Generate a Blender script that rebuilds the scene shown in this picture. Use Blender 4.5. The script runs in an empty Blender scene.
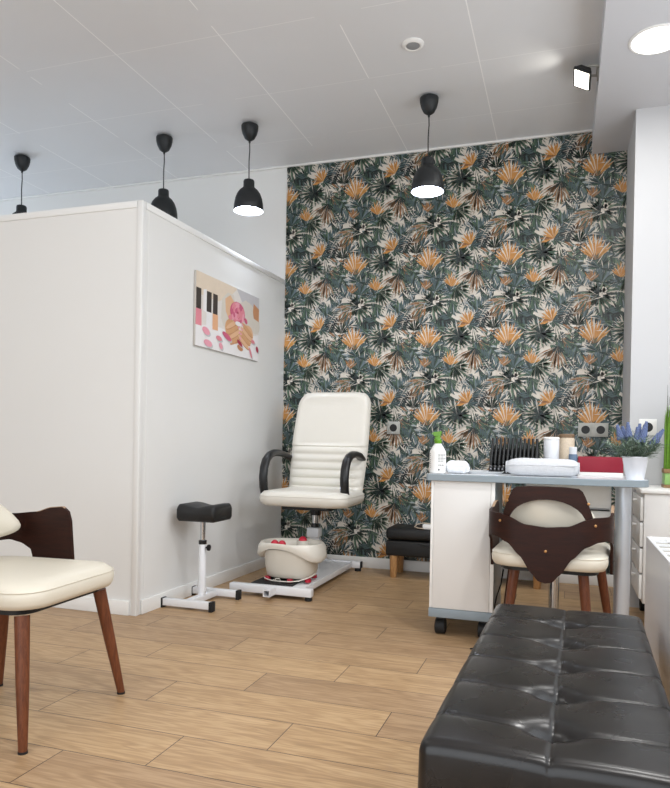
import bpy, bmesh, math, random
from mathutils import Vector, Matrix
from math import sin, cos, pi, radians, sqrt, exp

random.seed(7)
S = bpy.context.scene
COL = S.collection

# ------------------------------------------------------------------ materials
def lin(c):
    out = []
    for v in c[:3]:
        v = v / 255.0
        out.append(v / 12.92 if v <= 0.04045 else ((v + 0.055) / 1.055) ** 2.4)
    return (*out, 1.0)

class NT:
    def __init__(s, name):
        s.m = bpy.data.materials.new(name)
        s.m.use_nodes = True
        s.t = s.m.node_tree
        s.bsdf = s.t.nodes['Principled BSDF']
    def n(s, typ, **kw):
        nd = s.t.nodes.new(typ)
        for k, v in kw.items():
            setattr(nd, k, v)
        return nd
    def l(s, a, b):
        s.t.links.new(a, b)
    def math(s, op, a, b=None, c=None):
        nd = s.n('ShaderNodeMath', operation=op)
        for i, v in enumerate((a, b, c)):
            if v is None:
                continue
            if isinstance(v, (int, float)):
                nd.inputs[i].default_value = v
            else:
                s.l(v, nd.inputs[i])
        return nd.outputs[0]
    def mix(s, fac, a, b):
        nd = s.n('ShaderNodeMix', data_type='RGBA')
        for sock, v in ((nd.inputs[0], fac), (nd.inputs[6], a), (nd.inputs[7], b)):
            if isinstance(v, (int, float)):
                sock.default_value = v
            elif isinstance(v, tuple):
                sock.default_value = v
            else:
                s.l(v, sock)
        return nd.outputs[2]
    def noise(s, scale, vec=None, detail=4, rough=0.55):
        nd = s.n('ShaderNodeTexNoise')
        nd.inputs['Scale'].default_value = scale
        nd.inputs['Detail'].default_value = detail
        nd.inputs['Roughness'].default_value = rough
        if vec is not None:
            s.l(vec, nd.inputs['Vector'])
        return nd.outputs[0]
    def obj(s, scale=(1, 1, 1), rot=(0, 0, 0)):
        tc = s.n('ShaderNodeTexCoord')
        mp = s.n('ShaderNodeMapping')
        mp.inputs['Scale'].default_value = scale
        mp.inputs['Rotation'].default_value = rot
        s.l(tc.outputs['Object'], mp.inputs['Vector'])
        return mp.outputs[0]

def mat(name, rgb, rough=0.5, metal=0.0, var=0.06, vscale=12.0, bump=0.0, bscale=60.0, coat=0.0, spec=0.5):
    k = NT(name)
    b = k.bsdf
    v = k.obj()
    f = k.noise(vscale, v)
    d = tuple(x * (1 - var) for x in lin(rgb)[:3]) + (1,)
    u = tuple(min(1, x * (1 + var)) for x in lin(rgb)[:3]) + (1,)
    k.l(k.mix(f, d, u), b.inputs['Base Color'])
    b.inputs['Roughness'].default_value = rough
    b.inputs['Metallic'].default_value = metal
    b.inputs['Coat Weight'].default_value = coat
    b.inputs['Coat Roughness'].default_value = 0.15
    b.inputs['Specular IOR Level'].default_value = spec
    if bump:
        bn = k.n('ShaderNodeBump')
        bn.inputs['Strength'].default_value = bump
        bn.inputs['Distance'].default_value = 0.002
        k.l(k.noise(bscale, v), bn.inputs['Height'])
        k.l(bn.outputs[0], b.inputs['Normal'])
    return k.m

def emit(name, rgb, strength):
    k = NT(name)
    k.bsdf.inputs['Base Color'].default_value = lin(rgb)
    k.bsdf.inputs['Emission Color'].default_value = lin(rgb)
    k.bsdf.inputs['Emission Strength'].default_value = strength
    return k.m

def wood(name, dark, light, rough=0.35, scale=(14, 14, 1.6), coat=0.25, spec=0.5):
    
    k = NT(name)
    v = k.obj(scale)
    f = k.noise(3.0, v, 8, 0.65)
    f2 = k.noise(11.0, v, 4, 0.6)
    g = k.math('ADD', k.math('MULTIPLY', f, 0.65), k.math('MULTIPLY', f2, 0.35))
    r = k.n('ShaderNodeValToRGB')
    r.color_ramp.elements[0].position = 0.33
    r.color_ramp.elements[0].color = lin(dark)
    r.color_ramp.elements[1].position = 0.7
    r.color_ramp.elements[1].color = lin(light)
    k.l(g, r.inputs[0])
    k.l(r.outputs[0], k.bsdf.inputs['Base Color'])
    k.bsdf.inputs['Roughness'].default_value = rough
    k.bsdf.inputs['Specular IOR Level'].default_value = spec
    k.bsdf.inputs['Coat Weight'].default_value = coat
    k.bsdf.inputs['Coat Roughness'].default_value = 0.2
    return k.m

def floor_mat():
    # wood-look planks 0.80 x 0.20 m along x, each row shifted by a third
    k = NT('plank_floor')
    b = k.bsdf
    geo = k.n('ShaderNodeNewGeometry')
    sp = k.n('ShaderNodeSeparateXYZ')
    k.l(geo.outputs['Position'], sp.inputs[0])
    x, y = sp.outputs[0], sp.outputs[1]
    ry = k.math('DIVIDE', k.math('SUBTRACT', y, 0.0), 0.2)
    row = k.math('FLOOR', ry)
    fy = k.math('FRACT', ry)
    ux = k.math('DIVIDE', k.math('SUBTRACT', k.math('ADD', x, 1.588 + 8), k.math('MULTIPLY', k.math('SUBTRACT', row, 9), 0.2667)), 0.8)
    cx = k.math('FLOOR', ux)
    fx = k.math('FRACT', ux)
    ey = k.math('MULTIPLY', k.math('MINIMUM', fy, k.math('SUBTRACT', 1.0, fy)), 0.2)
    ex = k.math('MULTIPLY', k.math('MINIMUM', fx, k.math('SUBTRACT', 1.0, fx)), 0.8)
    edge = k.math('MINIMUM', ex, ey)
    seam = k.math('LESS_THAN', edge, 0.0015)
    cb = k.n('ShaderNodeCombineXYZ')
    k.l(cx, cb.inputs[0]); k.l(row, cb.inputs[1])
    wn = k.n('ShaderNodeTexWhiteNoise', noise_dimensions='3D')
    k.l(cb.outputs[0], wn.inputs['Vector'])
    rnd = wn.outputs['Value']
    # grain: stretched noise, each plank its own piece of wood
    cv = k.n('ShaderNodeCombineXYZ')
    k.l(k.math('ADD', k.math('MULTIPLY', x, 1.5), k.math('MULTIPLY', rnd, 37.0)), cv.inputs[0])
    k.l(k.math('ADD', k.math('MULTIPLY', y, 13.0), k.math('MULTIPLY', rnd, 71.0)), cv.inputs[1])
    warp = k.noise(1.2, cv.outputs[0], 3, 0.5)
    rings = k.n('ShaderNodeMath', operation='SINE')
    k.l(k.math('MULTIPLY', warp, 62.0), rings.inputs[0])
    ringv = k.math('ADD', k.math('MULTIPLY', rings.outputs[0], 0.5), 0.5)
    cv2 = k.n('ShaderNodeCombineXYZ')
    k.l(k.math('ADD', k.math('MULTIPLY', x, 5.0), k.math('MULTIPLY', rnd, 11.0)), cv2.inputs[0])
    k.l(k.math('MULTIPLY', y, 110.0), cv2.inputs[1])
    fine = k.noise(1.0, cv2.outputs[0], 5, 0.7)
    g = k.math('ADD', k.math('MULTIPLY', ringv, 0.15), k.math('ADD', k.math('MULTIPLY', fine, 0.55), k.math('MULTIPLY', warp, 0.38)))
    r = k.n('ShaderNodeValToRGB')
    e = r.color_ramp.elements
    e[0].position = 0.22; e[0].color = lin((134, 108, 80))
    e[1].position = 0.78; e[1].color = lin((208, 180, 144))
    m = e.new(0.5); m.color = lin((178, 148, 113))
    k.l(g, r.inputs[0])
    tint = k.mix(rnd, lin((232, 226, 222)), lin((255, 250, 240)))
    ml = k.n('ShaderNodeMix', data_type='RGBA', blend_type='MULTIPLY')
    ml.inputs[0].default_value = 1.0
    k.l(r.outputs[0], ml.inputs[6]); k.l(tint, ml.inputs[7])
    k.l(k.mix(seam, ml.outputs[2], lin((70, 56, 45))), b.inputs['Base Color'])
    k.l(k.math('ADD', 0.36, k.math('MULTIPLY', fine, 0.16)), b.inputs['Roughness'])
    bn = k.n('ShaderNodeBump')
    bn.inputs['Strength'].default_value = 0.25
    bn.inputs['Distance'].default_value = 0.001
    k.l(k.math('SUBTRACT', fine, k.math('MULTIPLY', seam, 2.0)), bn.inputs['Height'])
    k.l(bn.outputs[0], b.inputs['Normal'])
    return k.m

def ceiling_mat():
    # 0.602 m ceiling panels, thin pale joints
    k = NT('ceiling_panels')
    b = k.bsdf
    geo = k.n('ShaderNodeNewGeometry')
    sp = k.n('ShaderNodeSeparateXYZ')
    k.l(geo.outputs['Position'], sp.inputs[0])
    def dist(c, o):
        f = k.math('FRACT', k.math('DIVIDE', k.math('ADD', c, o), 0.602))
        return k.math('MULTIPLY', k.math('MINIMUM', f, k.math('SUBTRACT', 1.0, f)), 0.602)
    dx = dist(sp.outputs[0], 0.464 + 0.602 * 12)
    dy = dist(sp.outputs[1], -4.275 + 0.602 * 12)
    jx = k.math('LESS_THAN', dx, 0.0028)
    jy = k.math('MULTIPLY', k.math('LESS_THAN', dy, 0.0022), 0.6)
    j = k.math('MAXIMUM', jx, jy)
    pat = k.math('MULTIPLY', j, k.math('GREATER_THAN', k.noise(1.7, geo.outputs['Position'], 2), 0.42))
    base = k.mix(k.noise(3.0, geo.outputs['Position']), lin((224, 225, 227)), lin((229, 230, 232)))
    k.l(k.mix(pat, base, lin((252, 252, 252))), b.inputs['Base Color'])
    b.inputs['Roughness'].default_value = 0.42
    return k.m

def leather_black():
    k = NT('black_leather')
    v = k.obj()
    f = k.noise(9.0, v, 6, 0.65)
    r = k.n('ShaderNodeValToRGB')
    e = r.color_ramp.elements
    e[0].position = 0.3; e[0].color = lin((11, 11, 12))
    e[1].position = 0.75; e[1].color = lin((36, 33, 32))
    k.l(f, r.inputs[0])
    k.l(r.outputs[0], k.bsdf.inputs['Base Color'])
    k.l(k.math('ADD', 0.20, k.math('MULTIPLY', k.noise(7.0, v, 3), 0.16)), k.bsdf.inputs['Roughness'])
    k.bsdf.inputs['Specular IOR Level'].default_value = 0.42
    return k.m

M = {}
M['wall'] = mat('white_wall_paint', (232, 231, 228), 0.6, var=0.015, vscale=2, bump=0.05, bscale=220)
M['pillar'] = mat('pillar_white_dimmed', (200, 201, 203), 0.6, var=0.015, vscale=2)  # same white paint as the walls, colour darkened to offset the strong light
M['panel'] = mat('partition_panel', (232, 232, 230), 0.42, var=0.012, vscale=1.5)
M['trim'] = mat('white_trim', (236, 235, 232), 0.4, var=0.015)
M['ceiling'] = ceiling_mat()
M['beam'] = mat('beam_paint', (205, 206, 210), 0.55, var=0.015, vscale=2)
M['floor'] = floor_mat()
M['walnut'] = wood('walnut_ply', (27, 9, 4), (54, 22, 11), 0.5, (3, 3, 22), 0.0, 0.28)
M['walnut_leg'] = wood('walnut_leg', (78, 40, 23), (126, 72, 43), 0.45, (30, 30, 3), 0.0, 0.35)
M['ply_edge'] = wood('ply_edge', (150, 120, 95), (178, 150, 122), 0.5)
M['beech'] = wood('beech_leg', (164, 118, 72), (206, 160, 108), 0.45, (30, 30, 4))
M['cream'] = mat('cream_leather', (220, 213, 197), 0.42, var=0.03, vscale=8, bump=0.12, bscale=240)
M['ivory'] = mat('ivory_leather', (224, 220, 210), 0.4, var=0.02, vscale=8, bump=0.1, bscale=240)
M['leather'] = leather_black()
M['black'] = mat('black_plastic', (17, 18, 20), 0.38, var=0.08)
M['blackmatte'] = mat('black_matte', (22, 26, 29), 0.5, var=0.08)
M['blackvinyl'] = mat('black_vinyl', (15, 16, 17), 0.5, var=0.12, vscale=30, bump=0.2, bscale=120)
M['whitemetal'] = mat('white_painted_metal', (232, 233, 236), 0.3, var=0.02, coat=0.2)
M['chrome'] = mat('chrome', (205, 208, 212), 0.16, 1.0, var=0.02)
M['brushed'] = mat('brushed_steel', (206, 213, 222), 0.42, .75, var=0.03)
M['brass'] = mat('brass_bolt', (196, 150, 100), 0.35, 1.0)
M['rubber'] = mat('rubber', (22, 22, 23), 0.7)
M['laminate'] = mat('white_laminate', (226, 224, 221), 0.38, var=0.012)
M['greyedge'] = mat('blue_grey_edging', (138, 150, 158), 0.36, var=0.04)
M['topwhite'] = mat('table_top_laminate', (232, 236, 240), 0.22, var=0.012)
M['mat'] = mat('ribbed_mat', (44, 45, 46), 0.7, var=0.15, vscale=80)
M['tub'] = mat('ivory_plastic', (228, 223, 212), 0.26, var=0.015, coat=0.2)
M['tublow'] = mat('ivory_plastic_body', (214, 207, 194), 0.34, var=0.02)
M['red'] = mat('red_plastic', (186, 24, 52), 0.4)
M['crimson'] = mat('crimson_card', (142, 12, 40), 0.55, var=0.04)
M['towel'] = mat('white_terry', (206, 208, 212), 0.95, var=0.10, vscale=120, bump=1.0, bscale=260)
M['tissue'] = mat('white_tissue', (238, 240, 244), 0.8, var=0.03, vscale=50, bump=0.3, bscale=150)
M['green_cap'] = mat('leaf_green_plastic', (98, 152, 34), 0.35)
M['bottle'] = mat('white_bottle', (240, 240, 238), 0.3, var=0.015)
M['ink'] = mat('grey_print', (128, 130, 130), 0.6)
M['inkdark'] = mat('dark_print', (66, 68, 68), 0.6)
M['polish'] = mat('black_lacquer_glass', (18, 18, 21), 0.14, var=0.2, coat=0.6)
M['polishcap'] = mat('black_bottle_cap', (14, 14, 15), 0.3)
M['stripe'] = mat('pale_bottle_mark', (150, 150, 156), 0.4)
M['traygrey'] = mat('pale_grey_tray', (206, 208, 210), 0.4)
M['jarbeige'] = mat('beige_speckled_jar', (198, 182, 160), 0.5, var=0.22, vscale=150)
M['jarwhite'] = mat('white_canister', (214, 216, 220), 0.4)
M['lidbrown'] = mat('brown_lid', (120, 96, 72), 0.5)
M['bluelabel'] = mat('slate_blue_label', (92, 112, 136), 0.5)
M['pot'] = mat('white_tin_pot', (222, 226, 234), 0.28, var=0.02, coat=0.2)
M['lavleaf'] = mat('lavender_leaf', (88, 108, 92), 0.6, var=0.3, vscale=60)
M['lavleaf2'] = mat('lavender_leaf_pale', (128, 146, 128), 0.6, var=0.25, vscale=60)
M['lavflower'] = mat('lavender_flower', (100, 114, 152), 0.8, var=0.25, vscale=120)
M['soil'] = mat('dark_soil', (52, 44, 36), 0.9)
M['grass'] = mat('artificial_grass', (96, 140, 28), 0.5, var=0.35, vscale=70)
M['stalk'] = mat('dark_grass_stalk', (58, 62, 46), 0.6, var=0.3)
M['planter'] = mat('light_green_planter', (140, 182, 104), 0.4)
M['band'] = mat('brown_band', (142, 112, 74), 0.6, var=0.2, vscale=60)
M['socket'] = mat('grey_socket_plate', (176, 176, 170), 0.4)
M['hole'] = mat('socket_hole', (20, 20, 22), 0.5)
M['grey'] = mat('grey_sensor_face', (150, 152, 154), 0.4)
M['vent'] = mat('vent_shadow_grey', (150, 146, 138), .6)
M['canvas'] = mat('canvas_edge', (196, 190, 184), 0.7)
M['lampwhite'] = mat('lamp_inside_white', (240, 242, 248), 0.4)
M['bulb'] = emit('pendant_bulb', (228, 236, 255), 22.0)
M['down'] = emit('downlight_diffuser', (255, 253, 246), 7.0)
M['flood'] = emit('floodlight_glass', (255, 250, 232), 9.0)

def glass_mat():
    k = NT('window_glass')
    k.bsdf.inputs['Base Color'].default_value = (0.95, 0.97, 1, 1)
    k.bsdf.inputs['Transmission Weight'].default_value = 1.0
    k.bsdf.inputs['Roughness'].default_value = 0.0
    k.bsdf.inputs['IOR'].default_value = 1.05
    return k.m
M['glass'] = glass_mat()

# ------------------------------------------------------------------ mesh helpers
class MB:
    """collects shapes in one bmesh"""
    def __init__(s):
        s.bm = bmesh.new()
        s.mi = 0
    def _fin(s, faces):
        for f in faces:
            f.material_index = s.mi
    def quad(s, *pts):
        f = s.bm.faces.new([s.bm.verts.new(p) for p in pts])
        f.material_index = s.mi
        return s
    def box(s, x0, x1, y0, y1, z0, z1, bev=0.0, seg=2):
        t = bmesh.new()
        bmesh.ops.create_cube(t, size=1)
        bmesh.ops.scale(t, vec=(x1 - x0, y1 - y0, z1 - z0), verts=t.verts)
        bmesh.ops.translate(t, vec=((x0 + x1) / 2, (y0 + y1) / 2, (z0 + z1) / 2), verts=t.verts)
        if bev:
            bmesh.ops.bevel(t, geom=t.edges[:], offset=bev, segments=seg, profile=0.5, affect='EDGES')
        s.add(t)
        return s
    def add(s, t, mtx=None):
        if mtx is not None:
            bmesh.ops.transform(t, matrix=mtx, verts=t.verts)
        mp = {v: s.bm.verts.new(v.co) for v in t.verts}
        for f in t.faces:
            try:
                nf = s.bm.faces.new([mp[v] for v in f.verts])
                nf.material_index = s.mi
            except ValueError:
                pass
        t.free()
    def loft(s, rings, cap0=True, cap1=True, close=True):
        vs = [[s.bm.verts.new(p) for p in r] for r in rings]
        n = len(vs[0])
        for a, b in zip(vs, vs[1:]):
            for i in range(n if close else n - 1):
                j = (i + 1) % n
                f = s.bm.faces.new((a[i], a[j], b[j], b[i]))
                f.material_index = s.mi
        if cap0:
            s.bm.faces.new(list(reversed(vs[0]))).material_index = s.mi
        if cap1:
            s.bm.faces.new(vs[-1]).material_index = s.mi
        return s
    def lathe(s, prof, c=(0, 0, 0), n=32, cap0=True, cap1=True):
        return s.loft([[(c[0] + r * cos(2 * pi * i / n), c[1] + r * sin(2 * pi * i / n), c[2] + z) for i in range(n)] for r, z in prof], cap0, cap1)
    def tube(s, pts, rad, n=12, ry=None, up=(0, 0, 1)):
        pts = [Vector(p) for p in pts]
        rings = []
        for i, p in enumerate(pts):
            d = (pts[min(i + 1, len(pts) - 1)] - pts[max(i - 1, 0)]).normalized()
            u = Vector(up)
            if abs(d.dot(u)) > 0.97:
                u = Vector((1, 0, 0))
            a = d.cross(u).normalized()
            b = d.cross(a).normalized()
            r = rad[i] if isinstance(rad, (list, tuple)) else rad
            q = (ry if ry is not None else r)
            rings.append([p + a * r * cos(2 * pi * k / n) + b * q * sin(2 * pi * k / n) for k in range(n)])
        return s.loft(rings)
    def prism(s, pts2, z0, z1, mp=None):
        mp = mp or (lambda x, y, z: (x, y, z))
        return s.loft([[mp(x, y, z0) for x, y in pts2], [mp(x, y, z1) for x, y in pts2]])
    def ball(s, c, r, sx=1, sy=1, sz=1, u=16, v=10):
        t = bmesh.new()
        bmesh.ops.create_uvsphere(t, u_segments=u, v_segments=v, radius=r)
        s.add(t, Matrix.Translation(c) @ Matrix.Diagonal((sx, sy, sz, 1)))
        return s
    def grid(s, fn, nu, nv):
        vs = [[s.bm.verts.new(fn(i / nu, j / nv)) for j in range(nv + 1)] for i in range(nu + 1)]
        for i in range(nu):
            for j in range(nv):
                s.bm.faces.new((vs[i][j], vs[i + 1][j], vs[i + 1][j + 1], vs[i][j + 1])).material_index = s.mi
        return vs
    def build(s, name, m, parent=None, smooth=35, bevel=0, loc=None):
        ms = m if isinstance(m, (list, tuple)) else [m]
        bmesh.ops.recalc_face_normals(s.bm, faces=s.bm.faces[:])
        me = bpy.data.meshes.new(name)
        s.bm.to_mesh(me)
        s.bm.free()
        for x in ms:
            me.materials.append(M[x] if isinstance(x, str) else x)
        if smooth:
            me.polygons.foreach_set('use_smooth', [True] * len(me.polygons))
            me.set_sharp_from_angle(angle=radians(smooth))
        o = bpy.data.objects.new(name, me)
        COL.objects.link(o)
        if parent is not None:
            o.parent = parent
        if loc:
            o.location = loc
        if bevel:
            bv = o.modifiers.new('bevel', 'BEVEL')
            bv.width = bevel; bv.segments = 2; bv.limit_method = 'ANGLE'; bv.angle_limit = radians(40)
        return o

def tag(o, label=None, cat=None, group=None, kind=None):
    if label: o['label'] = label
    if cat: o['category'] = cat
    if group: o['group'] = group
    if kind: o['kind'] = kind
    return o

def thing(name, label, cat, loc=(0, 0, 0), rz=0.0, group=None):
    o = bpy.data.objects.new(name, None)
    o.empty_display_size = 0.1
    COL.objects.link(o)
    o.location = loc
    o.rotation_euler = (0, 0, rz)
    return tag(o, label, cat, group)

def copy_tree(o, parent=None):
    c = o.copy()
    COL.objects.link(c)
    if parent is not None:
        c.parent = parent
    for ch in [x for x in o.children]:
        copy_tree(ch, c)
    return c

def struct(name, mb, m, label, cat, parent=None, smooth=0, bevel=0):
    o = mb.build(name, m, parent, smooth=smooth, bevel=bevel)
    tag(o, label if parent is None else None, cat if parent is None else None, None, 'structure')
    return o

def rrect(w, d, r, n=6, cx=0, cy=0, front=1.0):
    """rounded rectangle ring; 'front' scales the width at +y"""
    pts = []
    for (sx, sy, a0) in ((1, 1, 0), (-1, 1, 90), (-1, -1, 180), (1, -1, 270)):
        for k in range(n + 1):
            a = radians(a0 + 90 * k / n)
            x = sx * (w - r) + r * cos(a)
            y = sy * (d - r) + r * sin(a)
            t = (y + d) / (2 * d)
            pts.append((cx + x * (1 + (front - 1) * t), cy + y))
    return pts

def interp(tab, s):
    if s <= tab[0][0]:
        return tab[0][1]
    for (a, va), (b, vb) in zip(tab, tab[1:]):
        if s <= b:
            t = (s - a) / (b - a)
            t = t * t * (3 - 2 * t) * 0.5 + t * 0.5
            return va + (vb - va) * t
    return tab[-1][1]

# ------------------------------------------------------------------ the room
H = 2.888          # ceiling height
YB = 4.68          # wallpapered wall
BX0, BZ = 0.127, 2.735   # dropped beam
XR, XL, YF = 1.10, -5.6, -2.2

struct('floor', MB().box(XL, XR, YF, YB, -0.06, 0), 'floor', 'floor of warm oak-coloured planks with thin dark joints', 'floor')
struct('ceiling', MB().box(XL, XR, YF, YB, H, H + 0.06), 'ceiling', 'pale grey ceiling of square panels with thin white joints', 'ceiling')
struct('ceiling_beam', MB().box(BX0, XR, YF, YB, BZ, H), 'beam', 'white dropped ceiling beam along the right of the room', 'beam')
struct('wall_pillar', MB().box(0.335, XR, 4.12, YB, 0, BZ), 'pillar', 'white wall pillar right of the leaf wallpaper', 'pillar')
wall_back = struct('wall_back', MB().box(XL, XR, YB, YB + 0.1, 0, H), 'wall', 'rear wall, white at the left and covered by leaf wallpaper in the middle', 'wall')
m = MB()
m.box(XL - 0.1, XL, YF, 3.15, 0, H); m.box(XL - 0.1, XL, 4.55, YB, 0, H); m.box(XL - 0.1, XL, 3.15, 4.55, 0, .9); m.box(XL - 0.1, XL, 3.15, 4.55, 2.5, H)
struct('wall_left', m, 'wall', 'white left wall behind the partition', 'wall')
# right wall with a window
m = MB()
m.box(XR, XR + 0.1, YF, YB, 0, 0.95)
m.box(XR, XR + 0.1, YF, YB, 2.45, H)
m.box(XR, XR + 0.1, YF, 0.0, 0.95, 2.45)
m.box(XR, XR + 0.1, 3.5, YB, 0.95, 2.45)
struct('wall_right', m, 'wall', 'white right wall with a window', 'wall')
w = tag(thing('window_2', 'white framed window in the right wall', 'window'), kind='structure')
m = MB()
for (a, b, c, d) in ((0.0, 3.5, 0.95, 1.0), (0.0, 3.5, 2.40, 2.45), (0.0, 0.05, 1.0, 2.4), (3.45, 3.5, 1.0, 2.4), (1.72, 1.78, 1.0, 2.4)):
    m.box(XR + 0.03, XR + 0.08, a, b, c, d)
struct('window_frame', m, 'trim', '', '', w)
struct('window_pane', MB().box(XR + 0.052, XR + 0.058, 0.05, 3.45, 1.0, 2.4), 'glass', '', '', w)
w = tag(thing('window_3', 'window in the left wall behind the partition', 'window'), kind='structure')
m = MB()
for (a, b, c, d) in ((3.15, 4.55, .9, .95), (3.15, 4.55, 2.45, 2.5), (3.15, 3.2, .95, 2.45), (4.5, 4.55, .95, 2.45)):
    m.box(XL - .08, XL - .03, a, b, c, d)
struct('window_frame', m, 'trim', '', '', w)
struct('window_pane', MB().box(XL - .058, XL - .052, 3.2, 4.5, .95, 2.45), 'glass', '', '', w)
# shopfront behind the camera
m = MB()
m.box(XL, XR, YF - 0.1, YF, 2.6, H)
m.box(XL, -3.4, YF - 0.1, YF, 0, 2.6)
m.box(0.8, XR, YF - 0.1, YF, 0, 2.6)
m.box(-3.4, 0.8, YF - 0.1, YF, 0, 0.25)
struct('wall_front', m, 'wall', 'white front wall around the shop window', 'wall')
w = tag(thing('window_1', 'wide shop window in the front wall', 'window'), kind='structure')
m = MB()
for a in (-3.4, -2.0, -0.6, 0.74):
    m.box(a, a + 0.06, YF - 0.08, YF - 0.02, 0.25, 2.6)
for c in (0.25, 2.54):
    m.box(-3.4, 0.8, YF - 0.08, YF - 0.02, c, c + 0.06)
struct('window_frame', m, 'trim', '', '', w)
struct('window_pane', MB().box(-3.36, 0.76, YF - 0.053, YF - 0.047, 0.3, 2.55), 'glass', '', '', w)

# partition box: two panelled faces meeting at a corner
PX, PY, PZ = -2.0, 2.93, 2.05
SK = 0.034 / (YB - PY)     # the right face runs slightly out of square
def skew(m, fn):
    q = MB(); fn(q)
    for v in q.bm.verts:
        v.co.x += SK * (v.co.y - PY)
    m.add(q.bm)
m = MB()
m.box(XL, PX, PY, PY + 0.06, 0, PZ)
skew(m, lambda q: q.box(PX - 0.06, PX, PY + 0.06, YB, 0, PZ))
struct('wall_partition', m, 'panel', 'low white partition wall with a corner edge strip and top rail', 'partition')
m = MB()
m.box(XL, PX - 0.028, PY - 0.006, PY + 0.066, PZ - 0.030, PZ + 0.004, 0.002)
skew(m, lambda q: q.box(PX - 0.066, PX + 0.006, PY + 0.03, YB - 0.008, PZ - 0.030, PZ + 0.004, 0.002))
m.box(PX - 0.026, PX + 0.005, PY - 0.005, PY + 0.026, 0, PZ + 0.004, 0.003)
struct('trim_1', m, 'panel', 'white top rail and corner strip of the partition', 'trim', smooth=30)
m = MB()
m.box(XL, PX - 0.036, PY - 0.012, PY, 0, 0.072, 0.003)
struct('baseboard_front', m, 'trim', 'white baseboard along the left face of the partition', 'baseboard', smooth=30)
m = MB()
skew(m, lambda q: q.box(PX, PX + 0.012, PY + 0.036, YB - 0.016, 0, 0.072, 0.003))
struct('baseboard_left', m, 'trim', 'white baseboard along the right face of the partition', 'baseboard', smooth=30)
m = MB()
m.box(PX, 0.335, YB - 0.016, YB - 0.0, 0, 0.074, 0.003)
struct('baseboard_back', m, 'trim', 'white baseboard under the leaf wallpaper', 'baseboard', smooth=30)
m = MB()
m.box(XL, BX0, YB - 0.02, YB, H - 0.012, H, 0.002)
struct('trim_2', m, 'trim', 'thin white cornice strip along the top of the rear wall', 'trim', smooth=30)

# ------------------------------------------------------------------ the leaf wallpaper (printed pattern, 0.53 m repeat)
LC = {'cream': (214, 206, 194), 'green': (62, 86, 68), 'dark': (36, 51, 47), 'teal': (68, 86, 88), 'sage': (100, 120, 98),
      'blue': (98, 113, 119), 'orange': (190, 132, 66), 'amber': (200, 150, 88), 'rust': (142, 98, 60), 'tan': (150, 122, 94),
      'black': (22, 28, 30), 'pale': (196, 188, 176), 'mist': (160, 168, 170)}
LK = list(LC)
def leafmat(nm):
    return mat('wallpaper_' + nm, LC[nm], 0.42, var=0.16, vscale=45, spec=0.45)
LM = [leafmat(n) for n in LK]
tile = []     # (points, colour)
layer = [0]
PER = 0.53
def blade(x, y, a, L, wd, c, c2=None, wpos=0.45):
    dx, dy = cos(a), sin(a)
    nx, ny = -dy, dx
    bx, by = x + dx * L * wpos, y + dy * L * wpos
    tip = (x + dx * L, y + dy * L)
    l = (bx + nx * wd / 2, by + ny * wd / 2)
    r = (bx - nx * wd / 2, by - ny * wd / 2)
    z = layer[0]
    if c2:
        tile.append((((x, y), r, tip), c, z))
        tile.append((((x, y), tip, l), c2, z))
    else:
        tile.append((((x, y), r, tip, l), c, z))
def fan(x, y, a0, spread, n, L, wd, cols, jit=0.15, halo=None, start=0.0):
    """palmate leaf: blades around a0"""
    layer[0] += 1
    step = spread * 2 / max(1, n - 1)
    w_ = min(wd, step * L * .62 * .74) if spread > .6 else wd
    for i in range(n):
        a = a0 + spread * (i / (n - 1) - 0.5) * 2 + R2.uniform(-jit, jit) * 0.3
        l = L * (1 - R2.uniform(0, jit * 1.6)) * (1 - 0.22 * abs(i / (n - 1) - 0.5) * 2)
        if halo and i < n - 1:
            blade(x, y, a + step * .5, l * .97, w_ * .62, halo, None, .66)
        c = R2.choice(cols)
        blade(x + cos(a) * start, y + sin(a) * start, a, l, w_, c, R2.choice(cols), .60)
def frond(x, y, a, L, n, ll, wd, cols, curve=0.0, halo=None):
    layer[0] += 1
    px, py = x, y
    for i in range(n):
        t = i / n
        aa = a + curve * t
        px, py = px + cos(aa) * L / n, py + sin(aa) * L / n
        k = ll * (0.45 + 1.1 * t * (1.25 - t) * 1.5) * (1 - 0.55 * t)
        for sgn in (1, -1):
            blade(px, py, aa + sgn * radians(58 - 22 * t), k * R2.uniform(0.85, 1.1), wd, R2.choice(cols))
    layer[0] += 1
    blade(x, y, a + curve * 0.5, L * 1.05, wd * 0.35, 'black')
R2 = random.Random(3)
u_ = PER / 395.0
def P(px, py):
    return ((px - 110) * u_, (280 - py) * u_)
G1 = ['green', 'dark', 'green', 'sage']; G2 = ['teal', 'dark', 'blue', 'teal']; G3 = ['dark', 'black', 'green']
# undergrowth: dense dark leaves with slivers of the pale ground showing
def D(a): return radians(a)
for i in range(64):
    x, y = R2.uniform(0, PER), R2.uniform(0, PER)
    k = R2.random()
    if k < .30: frond(x, y, R2.uniform(0, 6.28), R2.uniform(.13, .20), 9, .085, .016, R2.choice([G2, G1, G3, ['teal', 'dark', 'blue']]), R2.uniform(-.3, .3))
    else: fan(x, y, R2.uniform(0, 6.28), radians(R2.uniform(40, 80)), R2.randint(6, 9), R2.uniform(.09, .14), .021, R2.choice([G1, G2, G3, G1, G2, G3, ['tan', 'rust', 'dark']]), 0.3)
    if i % 3 == 0:
        fan(x + R2.uniform(-.05, .05), y + R2.uniform(-.05, .05), R2.uniform(0, 6.28), radians(60), 6, R2.uniform(.07, .11), .008, ['cream', 'pale', 'mist'], 0.35)
frond(*P(300, 585), D(48), .235, 13, .10, .014, ['teal', 'blue', 'teal', 'dark'], -.15)
frond(*P(455, 440), D(128), .22, 12, .10, .015, ['green', 'dark', 'teal'], .2)
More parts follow.
